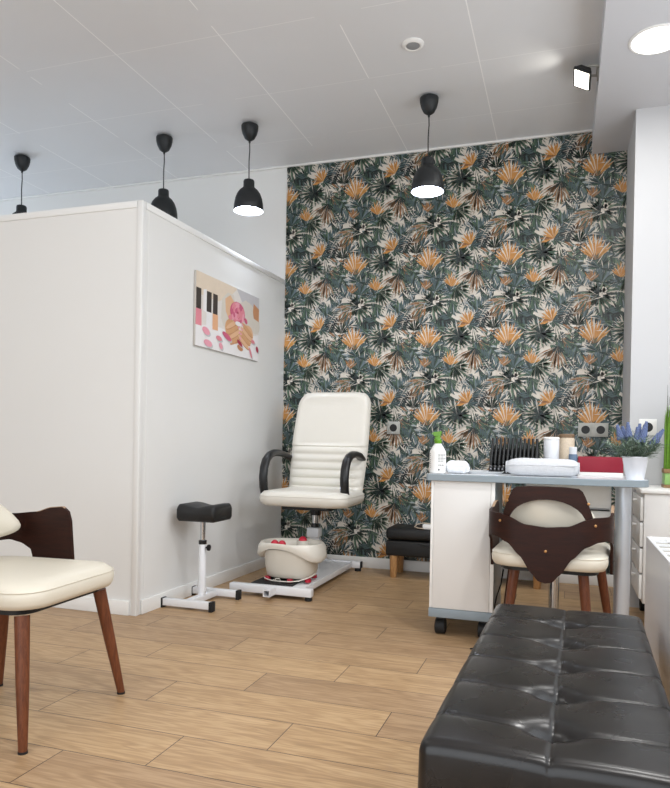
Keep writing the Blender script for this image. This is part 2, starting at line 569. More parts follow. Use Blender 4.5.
frond(*P(110, 120), D(-38), .20, 12, .09, .013, ['dark', 'teal', 'black'], .15)
frond(*P(20, 300), D(-60), .21, 12, .095, .014, ['blue', 'teal', 'mist', 'dark'], .2)
frond(*P(60, 440), D(35), .18, 10, .09, .014, ['blue', 'teal', 'dark'], .1)
fan(*P(332, 300), D(100), D(50), 9, .135, .014, ['dark', 'black', 'green', 'dark'], .15, halo='cream')
fan(*P(330, 205), D(-80), D(50), 9, .13, .012, ['cream', 'dark', 'green', 'cream', 'black'], .15)
fan(*P(345, 320), D(-112), D(46), 10, .195, .024, ['tan', 'rust', 'tan', 'pale'], .12, halo='cream')
fan(*P(348, 318), D(-100), D(60), 8, .075, .013, ['black', 'dark'], .2)
fan(*P(245, 408), D(-40), D(75), 14, .145, .03, ['cream', 'pale'], .1)
fan(*P(245, 408), D(-40), D(75), 13, .155, .020, ['green', 'sage', 'dark', 'green'], .2, halo='pale')
fan(*P(225, 470), D(-65), D(40), 8, .13, .018, ['green', 'dark', 'sage'], .2)
fan(*P(130, 475), D(-95), D(165), 22, .135, .03, ['cream', 'pale', 'mist'], .1)
fan(*P(130, 475), D(-95), D(165), 20, .145, .025, ['green', 'sage', 'green', 'dark'], .2, halo='pale')
fan(*P(130, 470), D(-95), D(170), 13, .07, .017, ['black', 'dark'], .3)
fan(*P(90, 470), D(-130), D(40), 6, .16, .018, ['rust', 'tan', 'green'], .2)
fan(*P(265, 256), D(170), D(178), 24, .128, .03, ['cream', 'pale', 'mist'], .1)
fan(*P(265, 256), D(170), D(175), 22, .135, .025, ['green', 'dark', 'green', 'sage'], .14, halo='pale')
fan(*P(265, 256), D(170), D(178), 15, .072, .016, ['black', 'dark'], .3)
fan(*P(435, 222), D(95), D(62), 9, .10, .018, ['dark', 'black', 'green'], .2, halo='cream')
for k in range(9):
    x, y = P(R2.uniform(365, 450), R2.uniform(222, 268))
    layer[0] += 1
    blade(x, y, R2.uniform(-.4, 3.4), R2.uniform(.03, .07), .018, R2.choice(['cream', 'tan', 'rust', 'cream', 'black']))
fan(*P(130, 350), D(80), D(100), 15, .125, .021, ['dark', 'teal', 'green', 'dark'], .2)
fan(*P(140, 420), D(70), D(95), 13, .115, .02, ['teal', 'blue', 'green', 'dark'], .2)
fan(*P(98, 410), D(95), D(48), 8, .095, .018, ['rust', 'rust', 'tan', 'orange'], .2)
fan(*P(112, 318), D(92), D(70), 13, .085, .02, ['teal', 'green', 'dark'], .2)
fan(*P(112, 312), D(92), D(50), 9, .185, .030, ['cream', 'cream', 'pale'], .12)
fan(*P(112, 312), D(92), D(52), 10, .188, .0155, ['orange', 'amber', 'orange', 'orange'], .14)
fan(*P(112, 312), D(92), D(62), 9, .065, .018, ['rust', 'green', 'rust', 'dark'], .2)
fan(*P(222, 400), D(78), D(56), 8, .105, .022, ['cream', 'pale'], .12)
fan(*P(222, 400), D(78), D(58), 8, .110, .014, ['orange', 'amber', 'orange'], .18)
fan(*P(318, 195), D(112), D(40), 6, .108, .022, ['cream', 'pale'], .12)
fan(*P(318, 195), D(112), D(44), 7, .114, .0145, ['orange', 'amber', 'orange'], .15)
fan(*P(318, 194), D(178), D(18), 3, .12, .019, ['orange', 'rust'], .15)
fan(*P(318, 198), D(-20), D(70), 7, .075, .014, ['dark', 'teal', 'green'], .2)
for k in range(60):
    layer[0] += 1
    blade(R2.uniform(0, PER), R2.uniform(0, PER), R2.uniform(0, 6.28), R2.uniform(.05, .10), .0055, R2.choice(['cream', 'pale', 'cream', 'mist']))
layer[0] += 1
for k in range(5):
    blade(*P(132 + 5 * k, 466), D(20 + 40 * k - 80), .040, .024, 'cream')
NL = layer[0] + 1
bm = bmesh.new()
X0, X1 = -1.964, 0.335
nxr, nzr = 7, 8
verts_done = 0
# position the repeat so a crown base sits at x=-0.372, z=2.11
ax, az = -0.372, 2.105
for ix in range(-5, 4):
    for iz in range(-6, 4):
        ox, oz = ax + ix * PER, az + iz * PER
        if ox > X1 + .4 or ox < X0 - .95 or oz > H + .4 or oz < -.95:
            continue
        for pts, c, z in tile:
            q = [(ox + p[0], YB - 0.0015 - 0.00003 * z, oz + p[1]) for p in pts]
            if max(a[0] for a in q) < X0 or min(a[0] for a in q) > X1 or max(a[2] for a in q) < 0.06 or min(a[2] for a in q) > H:
                continue
            f = bm.faces.new([bm.verts.new(a) for a in q])
            f.material_index = LK.index(c)
f = bm.faces.new([bm.verts.new(a) for a in ((X0, YB - .001, .05), (X1, YB - .001, .05), (X1, YB - .001, H), (X0, YB - .001, H))])
f.material_index = LK.index('cream')
for co, no in (((X0, 0, 0), (-1, 0, 0)), ((X1, 0, 0), (1, 0, 0)), ((0, 0, 0.06), (0, 0, -1)), ((0, 0, H - .001), (0, 0, 1))):
    bmesh.ops.bisect_plane(bm, geom=bm.verts[:] + bm.edges[:] + bm.faces[:], plane_co=co, plane_no=no, clear_outer=True)
for f in bm.faces:
    f.normal_update()
    if f.normal.y > 0:
        f.normal_flip()
me = bpy.data.meshes.new('wallpaper')
bm.to_mesh(me); bm.free()
for x in LM:
    me.materials.append(x)
wp = bpy.data.objects.new('wallpaper', me)
COL.objects.link(wp)
wp.parent = wall_back
wp['kind'] = 'structure'
wp['label'] = 'wallpaper of dark green palm leaves and orange flowers'

# ------------------------------------------------------------------ armchairs
def upath(s, inset=0.0):
    """plan of the bent plywood: from the middle of the back round to the arm; s = arc length"""
    sg = 1 if s >= 0 else -1
    s = abs(s)
    a, r = 0.115, 0.13
    W = a + r
    if s <= a:
        x, y, nx, ny = s, -0.30, 0, -1
    elif s <= a + r * pi / 2:
        t = (s - a) / r
        x, y = a + r * sin(t), -0.30 + r - r * cos(t)
        nx, ny = sin(t), -cos(t)
    else:
        x, y, nx, ny = W, -0.30 + r + (s - a - r * pi / 2), 1, 0
    return sg * (x - nx * inset), y - ny * inset

TOP = [(0, .556), (.08, .563), (.15, .592), (.19, .602), (.27, .603), (.36, .612), (.42, .630), (.465, .634), (.488, .622), (.50, .585)]
BOT = [(0, .335), (.025, .340), (.055, .372), (.10, .437), (.15, .486), (.20, .506), (.25, .510), (.29, .500), (.335, .480), (.352, .43), (.362, .362), (.52, .362)]
def arm_chair(label, loc, rz):
    t = thing('armchair', label, 'chair', loc, rz, 'walnut armchairs')
    # bent plywood wrapping the back and both sides
    m = MB()
    ns = 104
    SM = 0.50
    th = 0.011
    def pt(i, j, ins):
        s = -SM + 2 * SM * i / ns
        sa = abs(s)
        z0, z1 = interp(BOT, sa), interp(TOP, sa)
        v = j / 8
        z = z0 + (z1 - z0) * v
        slant = 0.022 * max(0, (sa - .36) / .16) * (1 - v)
        x, y = upath(math.copysign(sa + slant, s), ins)
        return (x, y, z)
    rings = []
    for i in range(ns + 1):
        ring = [pt(i, j, 0) for j in range(9)] + [pt(i, j, th) for j in range(8, -1, -1)]
        rings.append(ring)
    m.loft(rings)
    ply = m.build('bentwood_shell', 'walnut', t, smooth=40)
    # pale edge of the plywood along the top of each arm
    for sg in (1, -1):
        m = MB()
        rr_ = []
        for k in range(15):
            s = sg * (.36 + .115 * k / 14)
            z = interp(TOP, abs(s))
            a = upath(s, -0.0003); b = upath(s, th + .0003)
            rr_.append([(a[0], a[1], z - .001), (a[0], a[1], z + .0012), (b[0], b[1], z + .0012), (b[0], b[1], z - .001)])
        m.loft(rr_)
        o = m.build('plywood_edge', 'ply_edge', ply); o['label'] = 'pale plywood edge'
    # upper ring with an arched opening
    m = MB()
    def ringpt(q, ins):
        x, y = upath(q[0], ins)
        return (x, y, q[1])
    outer_t = [(-.192, .545), (-.190, .575), (-.180, .605), (-.165, .642), (-.148, .680), (-.136, .702), (-.120, .713), (-.07, .717), (0, .718)]
    outer = outer_t + [(-a, b) for a, b in reversed(outer_t[:-1])]
    n = len(outer)
    inner = [(-.162 * cos(pi * k / (n - 1)), .548 + .118 * sin(pi * k / (n - 1))) for k in range(n)]
    rings = []
    for k in range(n):
        rings.append([ringpt(outer[k], .012), ringpt(inner[k], .012), ringpt(inner[k], .023), ringpt(outer[k], .023)])
    m.loft(rings)
    m.build('back_ring', 'walnut', t, smooth=40)
    # upholstered back pad
    m = MB()
    def padring(k, y_in, grow):
        pts = []
        N = 40
        for i in range(N):
            a = 2 * pi * i / N
            ca, sa = cos(a), sin(a)
            ex = .62
            x = .200 * math.copysign(abs(ca) ** ex, ca)
            zz = math.copysign(abs(sa) ** .8, sa)
            z = .583 + (.132 if zz > 0 else .062) * zz
            wv = 1 - .64 * max(0, (z - .545) / .17) ** 1.5
            x *= wv
            xx = x * grow
            yy = -.284 + .085 * (xx / .2) ** 2 + y_in
            pts.append((xx, yy, .600 + (z - .600) * grow))
        return pts
    m.loft([padring(0, .012, .93), padring(1, .018, .985), padring(2, .032, 1.0), padring(3, .050, .985), padring(4, .065, .93), padring(5, .073, .80), padring(6, .078, .5), padring(7, .079, .15)])
    m.build('back_pad', 'cream', t, smooth=60)
    # brass bolts on the back
    for (s, z) in ((-.185, .572), (.185, .572), (-.16, .655), (.16, .655), (0, .462)):
        x, y = upath(s, 0)
        x2, y2 = upath(s, 1)
        d = Vector((x - x2, y - y2, 0)).normalized()
        b = MB()
        ins = 0.0 if z < .6 else .012
        p = Vector((*upath(s, ins), z))
        b.tube([p - d * .002, p + d * .003, p + d * .0045], [.0055, .0055, .003], 12)
        b.build('bolt', 'brass', ply)
    for sg in (1, -1):
        b = MB()
        p = Vector((*upath(sg * .455, 0), .405)); d = Vector((sg, 0, 0))
        b.tube([p - d * .002, p + d * .004], [.006, .005], 12)
        b.build('bolt', 'blackmatte', ply)
    # seat cushion
    m = MB()
    def sr(w, d, r, z, dz=0.0):
        return [(x, y, z + dz * (y / .24)) for x, y in rrect(w, d, r, 7, 0, -.026, 1.06)]
    m.loft([sr(.195, .225, .07, .384), sr(.216, .246, .085, .387), sr(.224, .254, .09, .402), sr(.226, .256, .09, .422), sr(.222, .252, .09, .440),
            sr(.205, .236, .085, .455), sr(.165, .20, .08, .463), sr(.09, .12, .06, .467), sr(.02, .03, .02, .468)])
    st = m.build('seat', 'cream', t, smooth=60)
    m = MB()
    sm = [(x, y, .437) for x, y in rrect(.2235, .2535, .09, 10, 0, -.026, 1.06)]
    m.tube(sm + [sm[0]], .0022, 6)
    m.build('seam', 'cream', st)
    m = MB()
    m.loft([[(x, y, z) for x, y in rrect(.19, .205, .06, 5, 0, -.026, 1.06)] for z in (.366, .386)])
    m.build('seat_board', 'blackvinyl', t)
    for (x0, y0, x1, y1) in ((-.185, .165, -.240, .22), (.185, .165, .240, .22), (-.135, -.175, -.172, -.225), (.135, -.175, .172, -.225)):
        m = MB()
        m.tube([(x1, y1, .0), (x1, y1, .006), (x0 + (x1 - x0) * .5, y0 + (y1 - y0) * .5, .185), (x0, y0, .365)], [.0115, .0125, .0185, .0215], 16)
        lg = m.build('leg', 'walnut_leg', t)
        m = MB()
        m.tube([(x1, y1, 0), (x1, y1, .007)], .0135, 14)
        m.build('foot_cap', 'rubber', lg)
    return t
arm_chair('cream padded walnut armchair at the left, in front of the white partition', (-1.643, 1.773, 0), radians(-87.2))
arm_chair('cream padded walnut armchair seen from behind, pulled up to the manicure table', (-.042, 3.149, 0), radians(-4.5))

# ------------------------------------------------------------------ tufted bench
t = thing('tufted_bench', 'long black leather bench with a row of deep buttons, in the right foreground', 'bench', (0.0, 1.5625, 0), -.025)
BW, BL, BT, r = .198, .5075, .422, .020
btn = [-.390, -.216, -.040, .138, .327]
def btop(x, y):
    h = 0.0
    # panels puff a little between the seams
    ys = [-BL] + btn + [BL]
    for a, b in zip(ys, ys[1:]):
        if a <= y <= b:
            v = (y - a) / (b - a)
            h += .0035 * (4 * v * (1 - v)) ** .5
    u = abs(x) / BW
    h += .0045 * (4 * u * (1 - u)) ** .5
    h -= .0016 * exp(-(x / .0035) ** 2)
    for b in btn:
        d2 = (x / .036) ** 2 + ((y - b) / .030) ** 2
        h -= .017 * exp(-d2) + .016 * exp(-d2 * 5)
        # the cross seam sags towards the button
        ys_ = b + .05 * abs(x)
        h -= .0018 * exp(-((y - ys_) / .0035) ** 2)
        h -= .005 * exp(-((y - ys_) / .011) ** 2) * exp(-(abs(x) / .065) ** 1.5)
    return BT - .008 + h
m = MB()
nx, ny = 110, 280
def bfn(i, j):
    x = -BW + 2 * BW * i; y = -BL + 2 * BL * j
    # round the rim
    ex = max(0, abs(x) - (BW - r)); ey = max(0, abs(y) - (BL - r))
    e = min(r, sqrt(ex * ex + ey * ey))
    k = 1 - sqrt(max(0, 1 - (e / r) ** 2))
    z = btop(x, y) * (1 - 0) - r * k
    # rounded plan corners
    if ex > 0 and ey > 0:
        d = sqrt(ex * ex + ey * ey)
        if d > r:
            x = math.copysign(BW - r + ex / d * r, x); y = math.copysign(BL - r + ey / d * r, y)
    return (x, y, z)
vs = m.grid(bfn, nx, ny)
rim = [vs[i][0] for i in range(nx)] + [vs[nx][j] for j in range(ny)] + [vs[i][ny] for i in range(nx, 0, -1)] + [vs[0][j] for j in range(ny, 0, -1)]
prev = rim
for z, sc in ((.34, 1.004), (.30, 1.0), (.285, .99)):
    cur = [m.bm.verts.new((v.co.x * (1 + (sc - 1) * 1), v.co.y * (1 + (sc - 1) * .4), z)) for v in rim]
    for i in range(len(rim)):
        j = (i + 1) % len(rim)
        m.bm.faces.new((prev[i], prev[j], cur[j], cur[i]))
    prev = cur
m.bm.faces.new(prev)
cush = m.build('cushion', 'leather', t, smooth=70)
m = MB(); m.box(-BW + .004, BW - .004, -BL + .004, BL - .004, .045, .284, .012, 3)
m.build('storage_box', 'leather', t)
for b in btn:
    m = MB(); m.ball((0, b, btop(0, b) + .003), .012, 1, 1, .5)
    m.build('button', 'leather', cush)
m = MB()
m.tube([(0, -BL - .0022, .29), (0, -BL - .0035, .34), (0, -BL - .0022, .375)], .0018, 6)
m.build('front_seam', 'leather', cush)
for sx in (1, -1):
    for sy in (1, -1):
        m = MB(); m.box(sx * .165 - .02, sx * .165 + .02, sy * .48 - .02, sy * .48 + .02, 0, .05, .004)
        m.build('foot', 'rubber', t)

# ------------------------------------------------------------------ radiator
t = thing('radiator', 'white floor radiator with an open top grille beside the black bench', 'radiator', (0.31, 1.45, 0))
x0, x1, y0, y1 = -.06, .06, -.95, .95
m = MB(); m.box(x0, x0 + .012, y0, y1, .10, .597, .003); m.build('side_panel', 'whitemetal', t)
m = MB(); m.box(x1 - .008, x1, y0, y1, .10, .597, .003); m.build('side_panel', 'whitemetal', t)
for yy in (y0, y1 - .008):
    m = MB(); m.box(x0 + .008, x1 - .008, yy, yy + .008, .10, .597, .002); m.build('end_panel', 'whitemetal', t)
m = MB()
k = y0 + .04
while k < y1 - .03:
    m.box(x0 + .008, x1 - .008, k, k + .014, .588, .594)
    k += .085
m.box(-.004, .004, y0 + .008, y1 - .008, .588, .593)
m.build('top_grille', 'whitemetal', t)
m = MB(); m.box(x0 + .012, x1 - .008, y0 + .008, y1 - .008, .578, .588); q = m.build('gap_shade_sheet', 'vent', t); q['label'] = 'grey-beige sheet for the shade under the grille'  # darker sheet paints the shade seen between the grille slats
m = MB(); m.box(x0 + .02, x1 - .02, y0 + .02, y1 - .02, .13, .42, .003); m.build('heating_core', 'grey', t)
for yy in (-.75, .75):
    m = MB(); m.box(x0 + .01, x1 - .01, yy - .02, yy + .02, 0, .14, .003); m.build('foot', 'whitemetal', t)

# ------------------------------------------------------------------ drawer cabinet
t = thing('drawer_cabinet', 'white drawer unit on castors against the pillar, behind the radiator', 'cabinet', (0.60, 3.885, 0))
x0, x1, y0, y1 = -.228, .25, -.205, .215
m = MB(); m.box(x0, x1, y0, y1, .115, .655, .003); m.build('body', 'laminate', t)
m = MB(); m.box(x0 - .018, x1 + .01, y0 - .012, y1 + .005, .655, .676, .005); m.build('top_board', 'trim', t)
for k in range(4):
    z = .135 + k * .128
    m = MB(); m.box(x0 - .016, x0 - .001, y0 + .012, y1 - .012, z, z + .118, .003)
    dr = m.build('drawer', 'trim', t)
    m = MB(); m.tube([(x0 - .016, 0.0, z + .09), (x0 - .026, 0.0, z + .09), (x0 - .034, 0, z + .09)], [.006, .006, .011], 12)
    m.build('knob', 'trim', dr)
for sx in (-.19, .2):
    for sy in (-.165, .17):
        m = MB()
        m.tube([(sx - .012, sy, .034), (sx + .012, sy, .034)], .034, 20)
        cs = m.build('castor', 'rubber', t)
        m = MB(); m.box(sx - .02, sx + .02, sy - .014, sy + .014, .06, .115, .003)
        m.build('castor_fork', 'blackmatte', cs)

# green grass planter on the drawer cabinet
t = thing('grass_planter', 'tall green artificial grass in a light green planter on the white drawer unit', 'plant', (.60, 3.90, .676))
m = MB(); m.box(-.118, .118, -.05, .05, .016, .075, .004); m.build('planter', 'planter', t)
m = MB(); m.box(-.121, .121, -.053, .053, 0, .016, .002); o = m.build('base_strip', 'band', t)
m = MB(); m.box(-.121, .121, -.053, .053, .075, .097, .002); m.build('rim_band', 'band', t)
m = MB(); rg = random.Random(5)
for k in range(520):
    x, y = rg.uniform(-.115, .112), rg.uniform(-.046, .046)
    h = rg.uniform(.26, .34); w_ = rg.uniform(.003, .0055); lx, ly = rg.uniform(-.008, .016), rg.uniform(-.012, .012)
    a = rg.uniform(0, pi)
    dx, dy = cos(a) * w_, sin(a) * w_
    m.loft([[(x - dx, y - dy, .09), (x + dx, y + dy, .09), (x + dy * .4, y - dx * .4, .09)],
            [(x + lx * .4 - dx * .8, y + ly * .4 - dy * .8, .09 + h * .6), (x + lx * .4 + dx * .8, y + ly * .4 + dy * .8, .09 + h * .6), (x + lx * .4 + dy * .3, y + ly * .4 - dx * .3, .09 + h * .6)],
            [(x + lx - dx * .1, y + ly - dy * .1, .09 + h), (x + lx + dx * .1, y + ly + dy * .1, .09 + h), (x + lx + dy * .05, y + ly - dx * .05, .09 + h)]])
m.build('grass_blades', 'grass', t, smooth=0)
m = MB()
for k in range(46):
    x, y = rg.uniform(-.117, .112), rg.uniform(-.046, .046)
    h = rg.uniform(.34, .44); lx, ly = rg.uniform(-.016, .016), rg.uniform(-.015, .015)
    m.tube([(x, y, .09), (x + lx * .4, y + ly * .4, .09 + h * .6), (x + lx, y + ly, .09 + h)], [.0016, .0014, .0006], 5)
m.build('dark_stalks', 'stalk', t)

# ------------------------------------------------------------------ manicure table
TX0, TX1, TY0, TY1, TZ = -.604, .335, 3.12, 3.60, .742
t = thing('manicure_table', 'white manicure table with blue-grey edges and a cabinet at its left', 'table', (-.13, 3.36, 0))
ox, oy = -.13, 3.36
def tl(x, y): return (x - ox, y - oy)
hw, hd = (TX1 - TX0) / 2, (TY1 - TY0) / 2
def topring(g, z):
    pts = []
    for (sx, sy, a0, rr_) in ((1, 1, 0, .07), (-1, 1, 90, .012), (-1, -1, 180, .012), (1, -1, 270, .07)):
        for k in range(9):
            a = radians(a0 + 90 * k / 8)
            pts.append((sx * (hw - rr_) + (rr_ + g) * cos(a), sy * (hd - rr_) + (rr_ + g) * sin(a), z))
    return pts
m = MB(); m.loft([topring(-.003, .712), topring(-.003, TZ)]); top = m.build('table_top', 'topwhite', t)
m = MB(); m.loft([topring(-.0032, .7118), topring(0, .7135), topring(0, TZ - .002), topring(-.0035, TZ + .0003)], False, False)
o = m.build('edge_band', 'greyedge', top, smooth=30); o['label'] = 'blue-grey edge band'
cx0, cx1, cy0, cy1 = -.578 - ox, -.292 - ox, 3.14 - oy, 3.54 - oy
m = MB(); m.box(cx0, cx1, cy0 + .014, cy1, .128, .7118, .001)
cab = m.build('cabinet', 'greyedge', t)
m = MB(); m.box(cx0 + .013, cx1 - .018, cy0, cy0 + .014, .130, .711, .001); m.build('front_panel', 'laminate', cab)
for a, b in ((cx0, cx0 + .012), (cx1 - .017, cx1)):
    m = MB(); m.box(a, b, cy0 + .001, cy0 + .014, .130, .711, .001); m.build('edge_strip', 'trim', cab)
m = MB(); m.box(cx0 - .002, cx1 + .002, cy0 - .003, cy1 + .002, .088, .128, .001); m.build('plinth', 'greyedge', cab)
for sx in (cx0 + .045, cx1 - .045):
    for sy in (cy0 + .06, cy1 - .05):
        m = MB()
        m.tube([(sx - .024, sy, .036), (sx - .020, sy, .036), (sx + .020, sy, .036), (sx + .024, sy, .036)], [.030, .036, .036, .030], 20)
        c = m.build('castor', 'rubber', cab)
        m = MB(); m.box(sx - .016, sx + .016, sy - .016, sy + .016, .07, .089); m.build('castor_plate', 'blackmatte', c)
for (x, y, rr_) in ((.252, 3.35, .034), (-.040, 3.55, .025)):
    m = MB(); lx, ly = tl(x, y)
    m.lathe([(rr_ * 1.5, 0), (rr_ * 1.5, .006), (rr_, .012), (rr_, .700), (rr_ * 1.35, .703), (rr_ * 1.35, .7118)], (lx, ly, 0), 28)
    o = m.build('leg', 'brushed' if rr_ > .03 else 'chrome', t); o['label'] = 'thick brushed steel leg' if rr_ > .03 else 'thin chrome leg'
dx0, dx1 = -.175 - ox, .205 - ox
m = MB(); m.box(dx0, dx1, 3.40 - oy, 3.58 - oy, .50, .7115, .002); db = m.build('drawer_box', 'laminate', t)
for z, hh in ((.505, .080), (.597, .110)):
    m = MB(); m.box(dx0 + .004, dx1 - .004, 3.388 - oy, 3.40 - oy, z, z + hh, .002); d_ = m.build('drawer', 'trim', db)
    if z < .55:
        m = MB(); m.box(dx0 + .03, dx1 - .006, 3.378 - oy, 3.39 - oy, .5855, .5915, .001); m.build('gap_shade_strip', 'blackmatte', d_)  # thin dark strip drawn for the shaded gap between the two drawers

m = MB()
m.tube([(-.262, 3.30, .30), (-.268, 3.26, .24), (-.283, 3.22, .19), (-.286, 3.16, .155), (-.279, 3.12, .12), (-.276, 3.10, .06), (-.285, 3.07, .004), (-.31, 3.03, .004), (-.37, 2.99, .004)], .0035, 8)
tag(m.build('power_cord', 'black'), 'black power cord hanging beside the manicure table cabinet', 'cord')

# ---- things on the table
t = thing('spray_bottle', 'white spray bottle with a green trigger head at the left end of the table', 'bottle', (-.562, 3.205, TZ))
m = MB(); m.lathe([(.030, 0), (.037, .004), (.0378, .01), (.0378, .096), (.036, .104), (.026, .122), (.0165, .136), (.0145, .140)], n=32)
b = m.build('bottle_body', 'bottle', t)
m = MB()
for k in range(6):
    z = .088 - k * .0065
    for i in range(8):
        a0 = radians(-78 + i * 9); a1 = radians(-78 + (i + 1) * 9 - (2 if i % 3 == 1 else 0))
        if i > 6 - (k % 3): continue
        m.quad(*[(.0381 * cos(a), .0381 * sin(a), zz) for a, zz in ((a0, z), (a1, z), (a1, z + .0028), (a0, z + .0028))])
m.build('label_text', 'ink', b, smooth=0)
m = MB()
for k in range(8):
    z = .09 - k * .009
    a0, a1 = radians(-150), radians(-138 + 3 * (k % 2))
    m.quad(*[(.0381 * cos(a), .0381 * sin(a), zz) for a, zz in ((a0, z), (a1, z), (a1, z + .003), (a0, z + .003))])
m.build('label_text', 'ink', b, smooth=0)
m = MB()
for i in range(4):
    a0 = radians(-74 + i * 13); a1 = a0 + radians(7)
    m.quad(*[(.0381 * cos(a), .0381 * sin(a), zz) for a, zz in ((a0, .036), (a1, .036), (a1, .042), (a0, .042))])
a0, a1 = radians(-76), radians(-66)
m.quad(*[(.0381 * cos(a), .0381 * sin(a), zz) for a, zz in ((a0, .014), (a1, .014), (a1, .022), (a0, .022))])
m.build('label_symbols', 'inkdark', b, smooth=0)
m = MB()
m.lathe([(.0155, .138), (.0165, .140), (.0165, .158), (.012, .160)], n=20)
m.loft([[(x, y, z) for x, y in rrect(.010, .012, .004, 3)] for z in (.158, .172)])
m.loft([[(-.020, -.009, .172), (.012, -.009, .172), (.012, .009, .172), (-.020, .009, .172)], [(-.022, -.009, .192), (.016, -.009, .196), (.016, .009, .196), (-.022, .009, .192)]])
m.tube([(-.021, 0, .184), (-.030, 0, .184)], .005, 10)
m.loft([[(-.013, -.005, .172), (-.007, -.005, .172), (-.007, .005, .172), (-.013, .005, .172)], [(-.020, -.005, .150), (-.015, -.005, .148), (-.015, .005, .148), (-.020, .005, .150)]])
o = m.build('trigger_head', 'green_cap', t, bevel=.0015); o['label'] = 'green trigger head'

def roll(name, label, cat, cx, cy, z, L, r, rz, matn, turns=3, sq=.85):
    t = thing(name, label, cat, (cx, cy, z), rz)
    m = MB(); rings = []
    n = 30
    for k in range(15):
        u = -1 + 2 * k / 14
        f = (1 - abs(u) ** 7 * .42) * (1 + .02 * sin(9 * u))
        ring = []
        for i in range(n):
            a = 2 * pi * i / n
            zz = r * sq * (1 + sin(a) * f) + r * sq * .0
            xx = r * cos(a) * f * 1.05
            zz = max(zz, .0)
            ring.append((u * L / 2, xx, zz))
        rings.append(ring)
    m.loft(rings)
    b = m.build('roll', matn, t, smooth=70)
    for e in (-1, 1):
        m = MB()
        sp = []
        for k in range(44):
            a = k / 43 * turns * 2 * pi
            q = .12 * r + .62 * r * k / 43
            sp.append((e * (L / 2 + .0005), q * cos(a), r * sq + q * sin(a) * sq))
        m.tube(sp, .0022, 5)
        m.build('rolled_end', matn, b)
    m = MB()
    m.tube([(u * L / 2 * .97, -r * 1.0, r * sq * 1.25 + .001 * sin(u * 14)) for u in [-1 + k / 10 for k in range(21)]], .0035, 6)
    m.build('loose_edge', matn, b)
    return t
roll('rolled_towel', 'thick white rolled hand towel in front of the nail polish bottles', 'towel', -.095, 3.215, TZ, .310, .0435, radians(-2), 'towel', 3, .93)
roll('tissue_roll', 'small white roll lying beside the white spray bottle', 'roll', -.475, 3.235, TZ, .098, .036, radians(-14), 'tissue')

t = thing('shallow_tray', 'flat pale grey tray on the table left of the nail polish bottles', 'tray', (-.36, 3.36, TZ))
m = MB()
m.loft([[(x, y, z) for x, y in rrect(w_, d_, .03, 6)] for w_, d_, z in ((.075, .075, 0), (.088, .085, .012), (.085, .082, .0125), (.074, .074, .004))])
m.build('tray_body', 'traygrey', t, smooth=40)

# stepped rack and rows of polish bottles
t = thing('polish_rack', 'black stepped rack holding the rows of nail polish bottles', 'rack', (-.232, 3.43, TZ))
RZ = [.006, .032, .060, .090]
for k in range(4):
    m = MB(); m.box(-.115, .115, -.058 + k * .026, -.033 + k * .026, RZ[k] - .006, RZ[k], .001)
    m.build('step', 'blackmatte', t)
for x in (-.116, .112):
    m = MB()
    m.prism([(-.058, 0), (.046, 0), (.046, .092), (.020, .092), (.020, .062), (-.006, .062), (-.006, .034), (-.032, .034), (-.032, .010), (-.058, .010)], x, x + .004, lambda a, b, c: (c, a, b))
    m.build('rack_side', 'blackmatte', t)
m = MB(); m.box(-.115, .115, .0465, .050, 0, .110); m.build('rack_back', 'blackmatte', t)
proto = None
rown = ['front row', 'second row from the front', 'third row from the front', 'back row']
rb = random.Random(9)
for row in range(4):
    for c in range(12):
        x = -.232 - .104 + c * .0189; y = 3.43 - .0455 + row * .026; z = TZ + RZ[row]
        lab = 'small black nail polish bottle in the ' + rown[row] + ' of the stepped rack'
        if proto is None:
            proto = thing('nail_polish_bottle', lab, 'bottle', (x, y, z), 0, 'nail polish bottles, ' + rown[row])
            m = MB(); m.lathe([(.0078, 0), (.0092, .002), (.0092, .030), (.006, .036), (.0042, .038), (.0042, .041)], n=14)
            m.build('glass_body', 'polish', proto)
            m = MB(); m.lathe([(.0074, .0405), (.0074, .046), (.0066, .078), (.0050, .081)], n=12)
            m.build('cap', 'polishcap', proto)
            m = MB(); m.box(-.0035, .0035, -.0096, -.0090, .014, .019)
            m.build('paper_mark', 'stripe', proto)
        else:
            q = copy_tree(proto)
            q.location = (x, y, z); q.rotation_euler = (0, 0, rb.uniform(-.5, .5))
            tag(q, lab, None, 'nail polish bottles, ' + rown[row])

t = thing('canister', 'white canister right of the nail polish bottles', 'canister', (-.062, 3.455, TZ))
m = MB(); m.lathe([(.034, 0), (.036, .003), (.036, .165), (.034, .168)], n=32); m.build('canister_body', 'jarwhite', t)
m = MB(); m.lathe([(.037, .168), (.037, .176), (.034, .179)], n=32); m.build('lid', 'trim', t)
t = thing('jar', 'beige speckled jar with a brown lid between the white canister and small blue-labelled bottle', 'jar', (.006, 3.515, TZ))
m = MB(); m.lathe([(.034, 0), (.037, .004), (.037, .172), (.033, .178)], n=32); m.build('jar_body', 'jarbeige', t)
m = MB(); m.lathe([(.035, .178), (.036, .181), (.036, .193), (.033, .196)], n=32); m.build('lid', 'lidbrown', t)
t = thing('small_bottle', 'small white-capped bottle with a slate blue label beside the red box', 'bottle', (.036, 3.43, TZ))
m = MB(); m.lathe([(.018, 0), (.020, .003), (.020, .095), (.018, .10)], n=24); m.build('bottle_body', 'bluelabel', t)
m = MB(); m.lathe([(.017, .10), (.0175, .102), (.0175, .132), (.016, .134)], n=24); m.build('cap', 'jarwhite', t)

